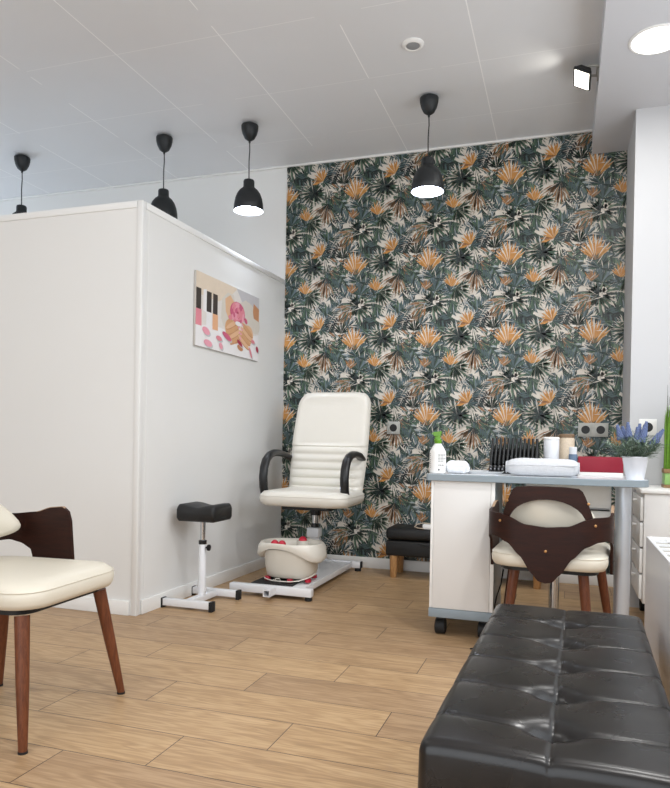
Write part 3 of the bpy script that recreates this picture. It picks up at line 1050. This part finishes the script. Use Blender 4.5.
t = thing('red_box', 'crimson red box on a white base at the back of the table', 'box', (.157, 3.47, TZ))
m = MB(); m.box(-.098, .098, -.05, .05, .018, .090, .002); m.build('box_lid', 'crimson', t)
m = MB(); m.box(-.098, .098, -.052, .052, 0, .018, .001); o = m.build('box_base', 'trim', t); o['label'] = 'white base'

# lavender
t = thing('potted_lavender', 'lavender with blue-violet spikes in a white pot at the right table end', 'plant', (.285, 3.20, TZ))
m = MB(); m.lathe([(.036, 0), (.0365, .002), (.052, .092), (.0535, .094), (.0535, .098), (.050, .098), (.048, .080), (.047, .078)], n=36)
m.build('pot', 'pot', t)
m = MB(); m.lathe([(.0475, .080), (.030, .084), (.004, .086)], n=20); m.build('soil', 'soil', t)
rl = random.Random(12)
def leaf(m, p, d, L, w_, droop):
    d = Vector(d).normalized()
    sd = d.cross(Vector((0, 0, 1)))
    if sd.length < .1: sd = Vector((1, 0, 0))
    sd.normalize()
    rings = []
    q = Vector(p)
    for k in range(5):
        wv = w_ * (.45, 1, .9, .6, .1)[k]
        nn = d.cross(sd).normalized()
        rings.append([q - sd * wv, q + nn * .0006, q + sd * wv, q - nn * .0006])
        d = (d + Vector((0, 0, -droop))).normalized()
        q = q + d * L / 4
    m.loft(rings)
fm = MB(); fm2 = MB()
for k in range(78):
    a = rl.uniform(0, 2 * pi); tilt = rl.uniform(.05, 1.25)
    base = Vector((cos(a) * .03 * tilt, sin(a) * .03 * tilt, .085))
    d = Vector((cos(a) * tilt, sin(a) * tilt * .8, 1)).normalized()
    L = rl.uniform(.06, .118)
    fm.tube([base, base + d * L * .5, base + d * L], [.0014, .0012, .0008], 5)
    for q in range(9):
        p = base + d * L * (q + 1) / 9.5
        aa = rl.uniform(0, 2 * pi)
        dd = (d * .7 + Vector((cos(aa), sin(aa), rl.uniform(-.2, .5)))).normalized()
        leaf(fm if rl.random() < .65 else fm2, p, dd, rl.uniform(.030, .052), rl.uniform(.0018, .0030), rl.uniform(0, .16))
fm.build('foliage', 'lavleaf', t, smooth=0)
o = fm2.build('pale_foliage', 'lavleaf2', t, smooth=0); o['label'] = 'pale leaves'
sp = [(-.060, 0, .175, -.25), (-.028, -.01, .185, -.1), (-.040, .02, .17, -.2), (.004, -.012, .165, 0), (.012, .012, .180, .08), (.030, 0, .190, .2), (.022, -.02, .165, .15), (.075, -.01, .165, .62), (.062, .01, .145, .5)]
for (x, y, z, ln) in sp:
    m = MB()
    d = Vector((ln, y * 4, 1)).normalized()
    p0 = Vector((x, y, z))
    m.tube([Vector((x * .35, y * .35, .09)), p0 - d * .04, p0], [.0012, .0012, .001], 5)
    side = d.cross(Vector((0, 1, 0))).normalized(); fr = d.cross(side)
    for k in range(9):
        hgt = k / 8
        rr_ = .0105 * (1 - .75 * hgt) + .001
        for q in range(6):
            a = q * pi / 3 + k * .5
            c = p0 + d * (hgt * .056) + side * cos(a) * rr_ + fr * sin(a) * rr_
            m.ball(c, .0048 * (1.1 - .5 * hgt), 1, 1, 1.5, 6, 4)
    m.build('flower_spike', 'lavflower', t, smooth=60)

# ------------------------------------------------------------------ low storage ottoman by the wall
t = thing('storage_ottoman', 'low black storage ottoman on wooden legs against the leaf wallpaper', 'ottoman', (-.60, 4.51, 0))
m = MB(); m.box(-.50, .50, -.13, .13, .145, .245, .012, 3); m.build('box_body', 'blackvinyl', t)
m = MB(); m.box(-.502, .502, -.133, .133, .248, .328, .026, 4); lid = m.build('lid', 'blackvinyl', t, smooth=60)
m = MB()
for k in range(5):
    m.tube([(-.28 + .02 * k, -.134, .232 - .010 * k), (-.2, -.1355, .222 - .010 * k), (-.1 + .02 * k, -.134, .230 - .009 * k)], .0025, 6)
m.build('gathered_folds', 'leather', t)
for x in (-.452, .452):
    for y in (-.095, .095):
        m = MB(); m.lathe([(.019, 0), (.022, .004), (.027, .147)], (x, y, 0), 20)
        m.build('leg', 'beech', t)
t = thing('phone_charger', 'small white box with a looped tan cord on the black ottoman', 'box', (-.80, 4.42, .328))
m = MB(); m.box(-.06, .07, -.03, .03, 0, .030, .004); m.build('box_body', 'bottle', t)
m = MB(); m.tube([(-.05, -.035, .004), (-.09, -.03, .006), (-.115, -.02, .012), (-.10, 0, .026), (-.06, .01, .036), (.0, .0, .034)], .003, 8); m.build('cord', 'jarbeige', t)

# ------------------------------------------------------------------ pedicure chair
CX = -1.457
t = thing('pedicure_chair', 'tall white leather pedicure chair with black armrests on a white metal base', 'chair', (CX, 4.02, 0))
# backrest
def hwid(v):
    w_ = .248 + .012 * sin(pi * min(1, v * 1.05))
    if v > .86:
        q = (v - .86) / .14
        w_ -= .075 * (1 - sqrt(max(0, 1 - q * q)))
    if v > .995: w_ -= .02
    return w_
def bshape(u, v, front):
    z = .545 + .665 * v
    yb = .165 + .16 * v + .035 * v * v
    x = u * hwid(v)
    e = 1 - abs(u) ** 5
    ev = 1 - max(0, (v - .93) / .07) ** 3
    th = .050 * sqrt(max(0, e)) * sqrt(max(0, ev)) + .004
    if v < .46:
        ph = v / .46 * 6
        th += (.016 * abs(sin(pi * ph)) ** .6 - .004) * max(0, 1 - abs(u) ** 8)
    else:
        inn = max(0, 1 - (abs(u) / .86) ** 10) * max(0, 1 - max(0, (v - .86) / .09) ** 2) * min(1, (v - .46) / .03)
        th += .010 - .011 * inn
    if front:
        return (x, yb - th - .05 * u * u * 0, z)
    return (x, yb + .028 * sqrt(max(0, e)), z)
m = MB()
nu, nv = 36, 90
F = [[m.bm.verts.new(bshape(-1 + 2 * i / nu, j / nv, True)) for j in range(nv + 1)] for i in range(nu + 1)]
B = [[m.bm.verts.new(bshape(-1 + 2 * i / nu, j / nv, False)) for j in range(nv + 1)] for i in range(nu + 1)]
for i in range(nu):
    for j in range(nv):
        m.bm.faces.new((F[i][j], F[i + 1][j], F[i + 1][j + 1], F[i][j + 1]))
        m.bm.faces.new((B[i][j], B[i][j + 1], B[i + 1][j + 1], B[i + 1][j]))
for i in range(nu):
    m.bm.faces.new((F[i][nv], F[i + 1][nv], B[i + 1][nv], B[i][nv]))
    m.bm.faces.new((F[i + 1][0], F[i][0], B[i][0], B[i + 1][0]))
for j in range(nv):
    m.bm.faces.new((F[0][j + 1], F[0][j], B[0][j], B[0][j + 1]))
    m.bm.faces.new((F[nu][j], F[nu][j + 1], B[nu][j + 1], B[nu][j]))
m.build('backrest', 'ivory', t, smooth=60)
# seat
m = MB()
def seat_ring(w_, d_, z, front, cy=0):
    return [(x, -y + cy, z) for x, y in rrect(w_, d_, min(.09, w_ * .5), 7, 0, 0, front)]
ss = []
for w_, d_, z in ((.20, .19, .492), (.245, .235, .496), (.262, .255, .512), (.266, .262, .538), (.262, .258, .560), (.248, .242, .578), (.20, .19, .586), (.10, .10, .584), (.02, .02, .583)):
    ss.append(seat_ring(w_, d_, z, 1.06, -.035))
m.loft(ss)
st = m.build('seat', 'ivory', t, smooth=70)
m = MB()
lp = [(x, -y - .035, .555) for x, y in rrect(.2632, .2592, .09, 9, 0, 0, 1.06)]
m.tube(lp + [lp[0]], .003, 6); m.build('piping', 'ivory', st)
# armrests
for sg in (-1, 1):
    m = MB()
    x = -.276 if sg < 0 else .240
    path = [(x * .93, -.12, .515), (x, -.155, .545), (x, -.178, .60), (x, -.185, .66), (x, -.175, .715), (x, -.146, .762), (x, -.095, .792), (x, -.03, .804), (x, .04, .804), (x, .11, .797), (x * .97, .17, .782), (x * .95, .225, .765)]
    m.tube(path, [.018, .020, .021, .021, .021, .022, .022, .022, .021, .020, .018, .015], 16, ry=.027, up=(1, 0, 0))
    # flat band: wide across x
    a = m.build('armrest', 'black', t, smooth=60)
m = MB(); m.box(-.15, .15, -.19, .19, .470, .494, .004); m.build('seat_plate', 'blackmatte', t)
# column
cxl, cyl = -.07, .18
m = MB(); m.lathe([(.030, .405), (.030, .475)], (cxl, cyl, 0), 24); m.build('upper_sleeve', 'black', t)
m = MB(); m.lathe([(.020, .30), (.020, .41)], (cxl, cyl, 0), 24); m.build('piston', 'chrome', t)
m = MB(); m.box(cxl - .040, cxl + .040, cyl - .045, cyl + .03, .265, .325, .006); m.build('collar', 'whitemetal', t)
m = MB(); m.lathe([(.026, .326), (.024, .352)], (cxl, cyl, 0), 24); m.build('collar_ring', 'black', t)
m = MB(); m.lathe([(.032, .06), (.032, .268)], (cxl, cyl, 0), 24); m.build('column', 'whitemetal', t)
# base
bx = -.095
def tubebar(name, x0, x1, y0, y1, z0=.022, z1=.066, mt='whitemetal', par=t):
    q = MB(); q.box(x0, x1, y0, y1, z0, z1, .004)
    return q.build(name, mt, par)
tubebar('front_bar', -.345, .152, -.475, -.430)
tubebar('rear_bar', -.345, .150, .485, .530)
deck = tubebar('deck_plate', -.235, .085, -.430, .485, .034, .060)
m = MB(); m.box(-.232, .015, -.428, -.05, .0602, .066, .001); q = m.build('foot_mat', 'mat', deck); q['label'] = 'black ribbed mat'
m = MB()
for k in range(15):
    m.box(-.230 + k * .0165, -.222 + k * .0165, -.426, -.052, .066, .069)
m.build('mat_ribs', 'mat', deck)
m = MB(); m.box(.085, .098, -.43, .485, .028, .066, .003); m.build('side_rail', 'whitemetal', deck)
m = MB()
sx = -.075
m.loft([[(sx - .02, y, .026), (sx + .02, y, .026), (sx + .02, y, .064), (sx - .02, y, .064)] for y in (-.475, -.565)], True, False)
m.loft([[(sx - .016, y, .030), (sx + .016, y, .030), (sx + .016, y, .060), (sx - .016, y, .060)] for y in (-.565, -.49)], False, False)
m.loft([[(sx - .02, -.565, .026), (sx + .02, -.565, .026), (sx + .02, -.565, .064), (sx - .02, -.565, .064)], [(sx - .016, -.565, .030), (sx + .016, -.565, .030), (sx + .016, -.565, .060), (sx - .016, -.565, .060)]], False, False)
q = m.build('footrest_socket', 'whitemetal', t, smooth=0)
m = MB(); m.box(sx - .0155, sx + .0155, -.50, -.492, .0305, .0595); m.build('socket_hollow', 'rubber', q)
for x in (-.325, .130):
    for y in (-.452, .507):
        m = MB(); m.lathe([(.020, 0), (.022, .003), (.020, .024)], (x, y, 0), 16); m.build('foot', 'rubber', t)
for x in (-.3475, .1525):
    m = MB(); m.box(x - .0035, x + .0035, .486, .529, .023, .065, .001); m.build('end_cap', 'rubber', t)

# ------------------------------------------------------------------ foot spa
t = thing('foot_spa', 'ivory foot spa tub with red knobs on the base of the pedicure chair', 'foot bath', (-1.512, 3.775, .069))
def oval(a, b, z, n=48, lob=0.0, wave=0.0, dy=0):
    pts = []
    for i in range(n):
        th = 2 * pi * i / n
        e = .80
        ca, sa = cos(th), sin(th)
        x = a * math.copysign(abs(ca) ** e, ca); y = b * math.copysign(abs(sa) ** e, sa)
        k = 1 + lob * cos(2 * th)
        pts.append((x * k, y * k + dy, z + wave * cos(2 * th + .4)))
    return pts
m = MB()
m.loft([oval(.128, .104, .020), oval(.142, .118, .028), oval(.150, .124, .06), oval(.156, .130, .11), oval(.160, .134, .165, wave=-.02)], True, False)
lowb = m.build('tub_body', 'tublow', t, smooth=60)
m = MB()
wv = -.040
m.loft([oval(.160, .134, .160, wave=wv), oval(.180, .150, .152, lob=.05, wave=wv), oval(.192, .158, .166, lob=.07, wave=wv), oval(.193, .156, .185, lob=.05, wave=wv * .9), oval(.188, .153, .208, lob=.05, wave=wv * .4),
        oval(.176, .144, .220, lob=.04), oval(.160, .130, .218, lob=.02), oval(.148, .118, .200), oval(.138, .108, .12), oval(.125, .095, .05), oval(.06, .05, .048)], False, True)
rimo = m.build('rim', 'tub', t, smooth=60)
for (x, y, z, s_) in ((-.075, -.085, .222, .022), (-.028, -.090, .222, .022), (.045, .055, .232, .024)):
    m = MB()
    m.lathe([(s_ * 1.1, -.014), (s_ * 1.0, 0), (s_ * .7, .009), (s_ * .35, .014)], (x, y, z), 14)
    q = m.build('knob', 'red', t); q['label'] = 'red massage knob'
m = MB(); m.lathe([(.036, -.05), (.036, -.012), (.030, -.010)], (.045, .055, .232), 18); m.build('knob_post', 'tub', t)
for (x, y) in ((-.120, -.075), (.03, -.10), (.125, -.06), (-.11, .08), (.11, .08)):
    m = MB(); m.lathe([(.016, 0), (.019, .004), (.017, .022)], (x, y, 0), 14); q = m.build('foot', 'red', t); q['label'] = 'red foot'
m = MB()
m.tube([(-.15, -.06, .010), (-.12, -.105, .012), (-.07, -.128, .008), (-.02, -.134, .008), (.04, -.134, .010), (.09, -.118, .016), (.135, -.08, .030), (.155, -.02, .045)], .0035, 8)
m.build('cord', 'tub', t)
m = MB()
m.tube([(-.05, -.130, .012), (-.045, -.134, .022), (-.02, -.136, .024), (-.012, -.133, .012), (-.03, -.138, .010), (-.06, -.136, .014)], .003, 8)
m.build('cord_bundle', 'tub', t)

# ------------------------------------------------------------------ footrest stand
t = thing('footrest_stand', 'black padded footrest on a white post with a twin-bar base beside the partition', 'footrest', (-1.84, 3.30, 0))
for y in (-.152, .152):
    m = MB(); m.box(-.140, .140, y - .018, y + .018, .012, .048, .003); bar = m.build('base_bar', 'whitemetal', t)
    for sg in (-1, 1):
        m = MB(); m.box(sg * .1435 - .009, sg * .1435 + .009, y - .0205, y + .0205, 0, .051, .002); m.build('end_cap', 'rubber', bar)
m = MB(); m.box(-.02, .02, -.134, .134, .013, .047, .003); m.build('cross_bar', 'whitemetal', t)
m = MB(); m.lathe([(.020, .047), (.020, .325), (.018, .328)], n=24); m.build('post', 'whitemetal', t)
m = MB(); m.lathe([(.0215, .318), (.0215, .338), (.015, .340)], n=24); m.build('collar', 'black', t)
m = MB(); m.lathe([(.0135, .33), (.0135, .435)], n=24); m.build('inner_rod', 'chrome', t)
m = MB(); m.tube([(.018, 0, .300), (.030, 0, .300)], .005, 10); m.tube([(.029, 0, .300), (.033, 0, .300), (.042, 0, .300), (.045, 0, .300)], [.012, .017, .017, .012], 14)
m.build('knob', 'black', t)
m = MB()
def cup(u, v):
    x = -.130 + .272 * u; y = -.105 + .21 * v
    return (x, y)
n = 24
topv = []; rings = []
for i in range(n + 1):
    u = i / n
    x = -.102 + .222 * u
    dip = .022 * (1 - (2 * u - 1) ** 2) * 1.0
    dip = .014 * exp(-((u - .5) / .22) ** 2)
    e = min(1, min(u, 1 - u) / .05)
    rr_ = .010 * (1 - sqrt(max(0, 1 - (1 - e) ** 2)))
    z0, z1 = .447 + rr_ * .6, .536 - dip - rr_
    d_ = .105 - rr_ * .5
    ring = []
    for (yy, zz) in ((-d_ + .012, z0), (d_ - .012, z0), (d_, z0 + .012), (d_, z1 - .018), (d_ - .008, z1 - .005), (d_ - .02, z1), (-d_ + .02, z1), (-d_ + .008, z1 - .005), (-d_, z1 - .018), (-d_, z0 + .012)):
        ring.append((x, yy, zz))
    rings.append(ring)
m.loft(rings); m.build('cushion', 'blackvinyl', t, smooth=50)

# ------------------------------------------------------------------ canvas picture on the partition
t = thing('canvas_picture', 'wide canvas print of cupped hands holding a pink rose on the partition', 'picture', (PX + SK * (3.818 - PY) + .001, 3.818, 1.408), -math.atan(SK))
CWd, CHt = .80, .42
m = MB(); m.box(.001, .015, -CWd / 2, CWd / 2, 0, CHt, .002); m.build('canvas_body', 'canvas', t)
PC = {'bg': (226, 220, 214), 'warm': (226, 210, 190), 'white': (238, 236, 236), 'grey': (196, 194, 196), 'skin': (214, 164, 120), 'skin2': (226, 184, 146), 'skin3': (196, 140, 100), 'sleeve': (216, 209, 198),
      'cap': (62, 54, 50), 'pink': (226, 140, 152), 'rose': (206, 96, 128), 'rosel': (232, 160, 176), 'peach': (230, 176, 136), 'red': (172, 52, 78), 'shade': (170, 166, 174)}
PK = list(PC)
PM = [mat('print_' + a, PC[a], 0.6, var=0.05, vscale=30) for a in PK]
m = MB(); pl = [0]
def W2(u, v):       # u, v in 0..1, v down
    return (.0155 + .00004 * pl[0], -CWd / 2 + u * CWd, CHt * (1 - v))
def poly(c, pts):
    pl[0] += 1
    m.mi = PK.index(c)
    m.quad(*[W2(u, v) for u, v in pts])
def ell(c, u, v, a, b, rot=0, n=18):
    poly(c, [(u + a * cos(2 * pi * k / n) * cos(rot) - b * sin(2 * pi * k / n) * sin(rot), v + (a * cos(2 * pi * k / n) * sin(rot) + b * sin(2 * pi * k / n) * cos(rot)) * 1.9) for k in range(n)])
poly('bg', [(0, 0), (1, 0), (1, 1), (0, 1)])
poly('warm', [(0, 0), (.62, 0), (.5, .16), (.32, .3), (0, .3)])
poly('grey', [(.6, 0), (1, 0), (1, .3), (.72, .22)])
poly('white', [(0, .72), (.35, .66), (.7, .72), (1, .58), (1, 1), (0, 1)])
for (u, cap, body) in ((.035, 'cap', 'pink'), (.18, 'cap', 'white'), (.27, 'cap', 'peach')):
    poly(cap, [(u - .032, .22), (u + .036, .22), (u + .036, .5), (u - .032, .5)])
    poly(body, [(u - .034, .5), (u + .042, .5), (u + .046, .72), (u - .036, .72)])
poly('white', [(.10, .22), (.145, .20), (.145, .52), (.10, .5)])
ell('sleeve', .86, .36, .17, .10, .5)
poly('skin3', [(.90, .12), (1, .18), (1, .38), (.88, .34)])
# forearms and cupped hands
poly('sleeve', [(.37, .24), (.46, .12), (.55, .12), (.60, .3), (.56, .62), (.44, .72), (.36, .52)])
poly('skin2', [(.42, .22), (.50, .14), (.58, .24), (.57, .42), (.48, .5), (.43, .4)])
poly('sleeve', [(.66, .2), (.76, .12), (.88, .2), (.92, .46), (.86, .66), (.76, .62), (.68, .4)])
ell('skin', .545, .66, .125, .085, .35, 24)
ell('skin2', .785, .66, .115, .085, -.35, 24)
for k in range(4):
    ell('skin3', .540 + .022 * k, .565 + .068 * k, .112, .021, -.42)
    ell(('skin2', 'skin', 'skin2', 'skin')[k], .540 + .022 * k, .555 + .068 * k, .110, .0185, -.42)
    ell('skin3', .795 - .022 * k, .575 + .068 * k, .108, .021, .42)
    ell(('skin', 'skin2', 'skin', 'skin2')[k], .795 - .022 * k, .565 + .068 * k, .106, .0185, .42)
    ell('rosel', .628 + .014 * k, .500 + .072 * k, .015, .009, -.5)
    ell('rosel', .708 - .012 * k, .515 + .072 * k, .015, .009, .5)
ell('skin3', .67, .87, .05, .022, .2)
# rose
rr2 = random.Random(4)
ell('rose', .62, .36, .125, .085)
for ring, cnt in ((.095, 9), (.06, 7), (.028, 5)):
    for k in range(cnt):
        a = 2 * pi * k / cnt + ring * 20
        ell(('pink', 'rosel', 'rose')[(k + int(ring * 100)) % 3], .62 + ring * cos(a), .36 + ring * 1.2 * sin(a), .040, .022, a + pi / 2)
ell('red', .62, .36, .012, .009)
ell('rose', .76, .44, .03, .02, .5); ell('pink', .50, .47, .03, .018, .2); ell('white', .63, .52, .05, .018, 0)
for (u, v, a, b, r_, c) in ((.14, .77, .055, .026, .2, 'rosel'), (.17, .93, .06, .024, .1, 'rosel'), (.33, .82, .045, .018, .1, 'pink'), (.36, .92, .03, .022, .6, 'rosel'), (.45, .76, .075, .022, .3, 'rose'), (.66, .80, .05, .016, .4, 'red'), (.89, .72, .035, .015, .1, 'pink'), (.85, .90, .05, .014, 1.0, 'pink'), (.97, .82, .028, .02, .9, 'red')):
    ell('grey', u + .012, v + .02, a, b, r_)
    ell(c, u, v, a, b, r_)
m.build('printed_picture', PM, t, smooth=0)

# ------------------------------------------------------------------ pendant lamps
def pendant(label, x, y, drop, proto=None):
    if proto is not None:
        q = copy_tree(proto); q.location = (x, y, H); q['label'] = label
        return q
    t = thing('pendant_lamp', label, 'lamp', (x, y, H), 0, 'black pendant lamps')
    m = MB(); m.lathe([(.030, 0), (.030, -.012), (.0525, -.012), (.0545, -.016), (.053, -.038), (.046, -.066), (.032, -.094), (.016, -.106), (.007, -.110), (.006, -.122)], n=32)
    m.build('ceiling_cup', 'blackmatte', t)
    m = MB(); m.tube([(0, 0, -.11), (.002, 0, -.17), (-.002, 0, -.24), (0, 0, -.365)], .0035, 8); m.build('cable', 'blackmatte', t)
    m = MB()
    prof = [(.006, -.352), (.020, -.354), (.032, -.359), (.035, -.368), (.035, -.398), (.039, -.408), (.057, -.422), (.073, -.444), (.085, -.476), (.092, -.512), (.0945, -.552)]
    inner = [(.0925, -.552), (.090, -.513), (.083, -.478), (.071, -.447), (.055, -.426), (.036, -.412), (.02, -.410)]
    m.lathe(prof + [(.0932, -.5535)], n=40, cap1=False)
    sh = m.build('shade', 'blackmatte', t, smooth=50)
    m = MB(); m.lathe([(.0932, -.5535)] + inner, n=40, cap0=False); m.build('shade_lining', 'lampwhite', sh, smooth=50)
    m = MB(); m.lathe([(.018, -.412), (.020, -.43), (.03, -.45), (.055, -.475), (.076, -.500), (.078, -.508), (.05, -.522), (.01, -.526)], n=28)
    m.build('bulb', 'bulb', t, smooth=60)
    return t
pA = pendant('black pendant lamp hanging in front of the leaf wallpaper', -.783, 3.958, 0)
pB = pendant('black pendant lamp hanging over the rear part of the partition, just left of the wallpaper', -1.935, 3.985, 0, pA)
pC = pendant('black pendant lamp partly hidden behind the corner of the partition', -2.558, 3.985, 0, pA)
pD = pendant('black pendant lamp at the far left, only its shade top showing over the partition', -3.728, 3.985, 0, pA)

# ceiling fittings
t = thing('ceiling_sensor', 'round white ceiling fitting with a grey centre', 'sensor', (-.764, 3.42, H))
m = MB(); m.lathe([(.056, 0), (.056, -.004), (.048, -.012), (.040, -.014), (.034, -.010)], n=36); m.build('ring', 'trim', t)
m = MB(); m.lathe([(.035, -.002), (.034, -.011), (.02, -.014), (.004, -.015)], n=28); m.build('sensor_face', 'grey', t)
t = thing('downlight', 'bright round recessed downlight in the beam at the upper right', 'downlight', (.362, 3.44, BZ))
m = MB(); m.lathe([(.122, 0), (.122, -.003), (.116, -.007), (.108, -.006)], n=48, cap0=True, cap1=False); m.build('trim_ring', 'trim', t)
m = MB(); m.lathe([(.1085, -.001), (.108, -.0055), (.004, -.006)], n=48); m.build('diffuser', 'down', t)
# floodlight on the side of the beam
t = thing('floodlight', 'small black floodlight bracketed to the side of the ceiling beam', 'floodlight', (BX0, 3.82, 2.80))
n_ = Vector((-.45, 0, -.89)).normalized()
up = Vector((0, 1, 0)); rt = Vector((.89, 0, -.45)).normalized()
c0 = Vector((-.078, 0, -.004))
def fl(a, b, c): return c0 + rt * a + up * b + n_ * c
def fbox(m, a, b, c0_, c1_, a1=None, b1=None):
    a1 = a if a1 is None else a1; b1 = b if b1 is None else b1
    m.loft([[fl(-a, -b, c0_), fl(a, -b, c0_), fl(a, b, c0_), fl(-a, b, c0_)], [fl(-a1, -b1, c1_), fl(a1, -b1, c1_), fl(a1, b1, c1_), fl(-a1, b1, c1_)]])
m = MB(); fbox(m, .026, .055, -.036, -.004, .044, .086); fbox(m, .046, .090, -.004, .008); m.build('housing', 'blackmatte', t, smooth=0)
m = MB(); fbox(m, .038, .080, .0082, .0095); m.build('glass_panel', 'flood', t, smooth=0)
m = MB(); m.box(-.006, 0, -.03, .03, -.015, .045, .001); m.build('wall_plate', 'socket', t)
m = MB(); m.tube([(-.004, -.05, .024), (-.04, -.05, .030), tuple(fl(0, -.05, -.03))], .006, 8); m.build('bracket_arm', 'socket', t)
m = MB(); m.tube([(-.004, .05, .024), (-.04, .05, .030), tuple(fl(0, .05, -.03))], .006, 8); m.build('bracket_arm', 'socket', t)
m = MB(); m.tube([(-.005, -.055, .024), (-.005, .055, .024)], .006, 8); m.build('bracket_bar', 'socket', t)

# sockets
def socket(label, x, y, z, n, mt='socket'):
    t = thing('wall_socket', label, 'socket', (x, y, z))
    w_ = .045 * n
    m = MB(); m.box(-w_, w_, -.011, 0, -.044, .044, .003); m.build('cover_plate', mt, t)
    for k in range(n):
        cx_ = (-w_ + .045) + k * .09
        m = MB(); m.box(cx_ - .034, cx_ + .034, -.0135, -.011, -.034, .034, .002); fr = m.build('socket_face', mt, t)
        m = MB(); m.tube([(cx_, -.0134, 0), (cx_, -.0142, 0)], .026, 24); m.build('socket_hole', 'hole', fr)
socket('grey single wall socket on the wallpaper above the black ottoman', -1.130, YB - .006, .984, 1)
socket('grey double wall socket on the wallpaper above the red box', .166, YB - .006, .985, 2)
socket('white single socket on the white pillar behind the lavender', .425, 4.12, .99, 1, 'trim')

# ------------------------------------------------------------------ light
def area(name, loc, rot, sx, sy, power, col, spread=None):
    l = bpy.data.lights.new(name, 'AREA')
    l.shape = 'RECTANGLE'; l.size = sx; l.size_y = sy; l.energy = power; l.color = col
    if spread: l.spread = spread
    o = bpy.data.objects.new(name, l); COL.objects.link(o)
    o.location = loc; o.rotation_euler = rot
    o['kind'] = 'helper'
    return o
# daylight through the shop window and the right-hand window
area('shop_window_daylight', (-1.3, YF + .04, 1.45), (radians(90), 0, 0), 4.1, 2.2, 68, (.93, .97, 1.0))
area('side_window_daylight', (XR - .02, 1.75, 1.7), (0, radians(90), 0), 1.4, 3.4, 35, (.92, .96, 1.0))
def disk(name, loc, power, col):
    l = bpy.data.lights.new(name, 'AREA')
    l.shape = 'DISK'; l.size = .2; l.energy = power; l.color = col
    o = bpy.data.objects.new(name, l); COL.objects.link(o)
    o.location = loc
    o['kind'] = 'helper'
def spot(name, loc, tgt, power, col, ang, blend=.6, rad=.05):
    l = bpy.data.lights.new(name, 'SPOT')
    l.energy = power; l.color = col; l.spot_size = radians(ang); l.spot_blend = blend; l.shadow_soft_size = rad
    o = bpy.data.objects.new(name, l); COL.objects.link(o)
    o.location = loc
    o.rotation_euler = (Vector(tgt) - Vector(loc)).to_track_quat('-Z', 'Y').to_euler()
    o['kind'] = 'helper'
    return o
disk('downlight_beam', (.362, 3.44, BZ - .02), 5.5, (1, .985, .965))
fp = Vector((BX0, 3.82, 2.80)) + c0 + n_ * .02
spot('floodlight_beam', tuple(fp), tuple(fp + n_), 6, (1, .97, .92), 150, .9, .04)
spot('added_ceiling_glow', tuple(fp + Vector((-.04, 0, 0))), tuple(fp + Vector((-.30, -.10, .10))), 1.1, (1, .96, .86), 85, 1.0, .03)  # added spot for the bright ceiling patch; the floodlight itself faces down
for q in (pA, pB, pC, pD):
    spot('pendant_beam', (q.location.x, q.location.y, H - .535), (q.location.x, q.location.y, 0), 16 if q is not pA else 9, (.84, .91, 1), 140, .7, .06)
# more downlights of the same beam and the hall, behind the viewpoint
for (x, y) in ((.362, 2.1), (.362, .7), (-1.6, .6), (-3.0, 1.2)):
    disk('downlight_beam', (x, y, (BZ if x > 0 else H) - .02), (18 if x > 0 else 7), (1, .985, .965))

area('rear_window_daylight', (XL + .02, 3.85, 1.7), (0, radians(-90), 0), 1.5, 1.3, 18, (.70, .84, 1.0))
wd = bpy.data.worlds.new('World'); S.world = wd; wd.use_nodes = True
wd.node_tree.nodes['Background'].inputs[0].default_value = (.80, .88, 1.0, 1)
wd.node_tree.nodes['Background'].inputs[1].default_value = 0.6

# ------------------------------------------------------------------ camera
cd = bpy.data.cameras.new('camera')
co = bpy.data.objects.new('camera', cd); COL.objects.link(co)
yaw, pitch, rl_ = .32165, .00607, .01793
Bm = Matrix(((1, 0, 0), (0, 0, -1), (0, 1, 0)))
Rz = Matrix(((cos(yaw), sin(yaw), 0), (-sin(yaw), cos(yaw), 0), (0, 0, 1)))
Rx = Matrix(((1, 0, 0), (0, cos(pitch), -sin(pitch)), (0, sin(pitch), cos(pitch))))
Rr = Matrix(((cos(rl_), -sin(rl_), 0), (sin(rl_), cos(rl_), 0), (0, 0, 1)))
MM = Rr @ Rx @ Bm @ Rz
R3 = Matrix((MM[0], -MM[1], -MM[2])).transposed()
co.matrix_world = Matrix.Translation((0, 0, .88)) @ R3.to_4x4()
cd.sensor_width = 36; cd.sensor_fit = 'AUTO'
cd.lens = 690.5 * 36 / 788
cd.shift_y = 52 / 788
cd.clip_start = .02
S.camera = co

S.view_settings.view_transform = 'Standard'
S.view_settings.look = 'None'
S.view_settings.gamma = 1
S.view_settings.use_curve_mapping = False
S.view_settings.exposure = 0.13
S.cycles.use_denoising = True
S.cycles.max_bounces = 8
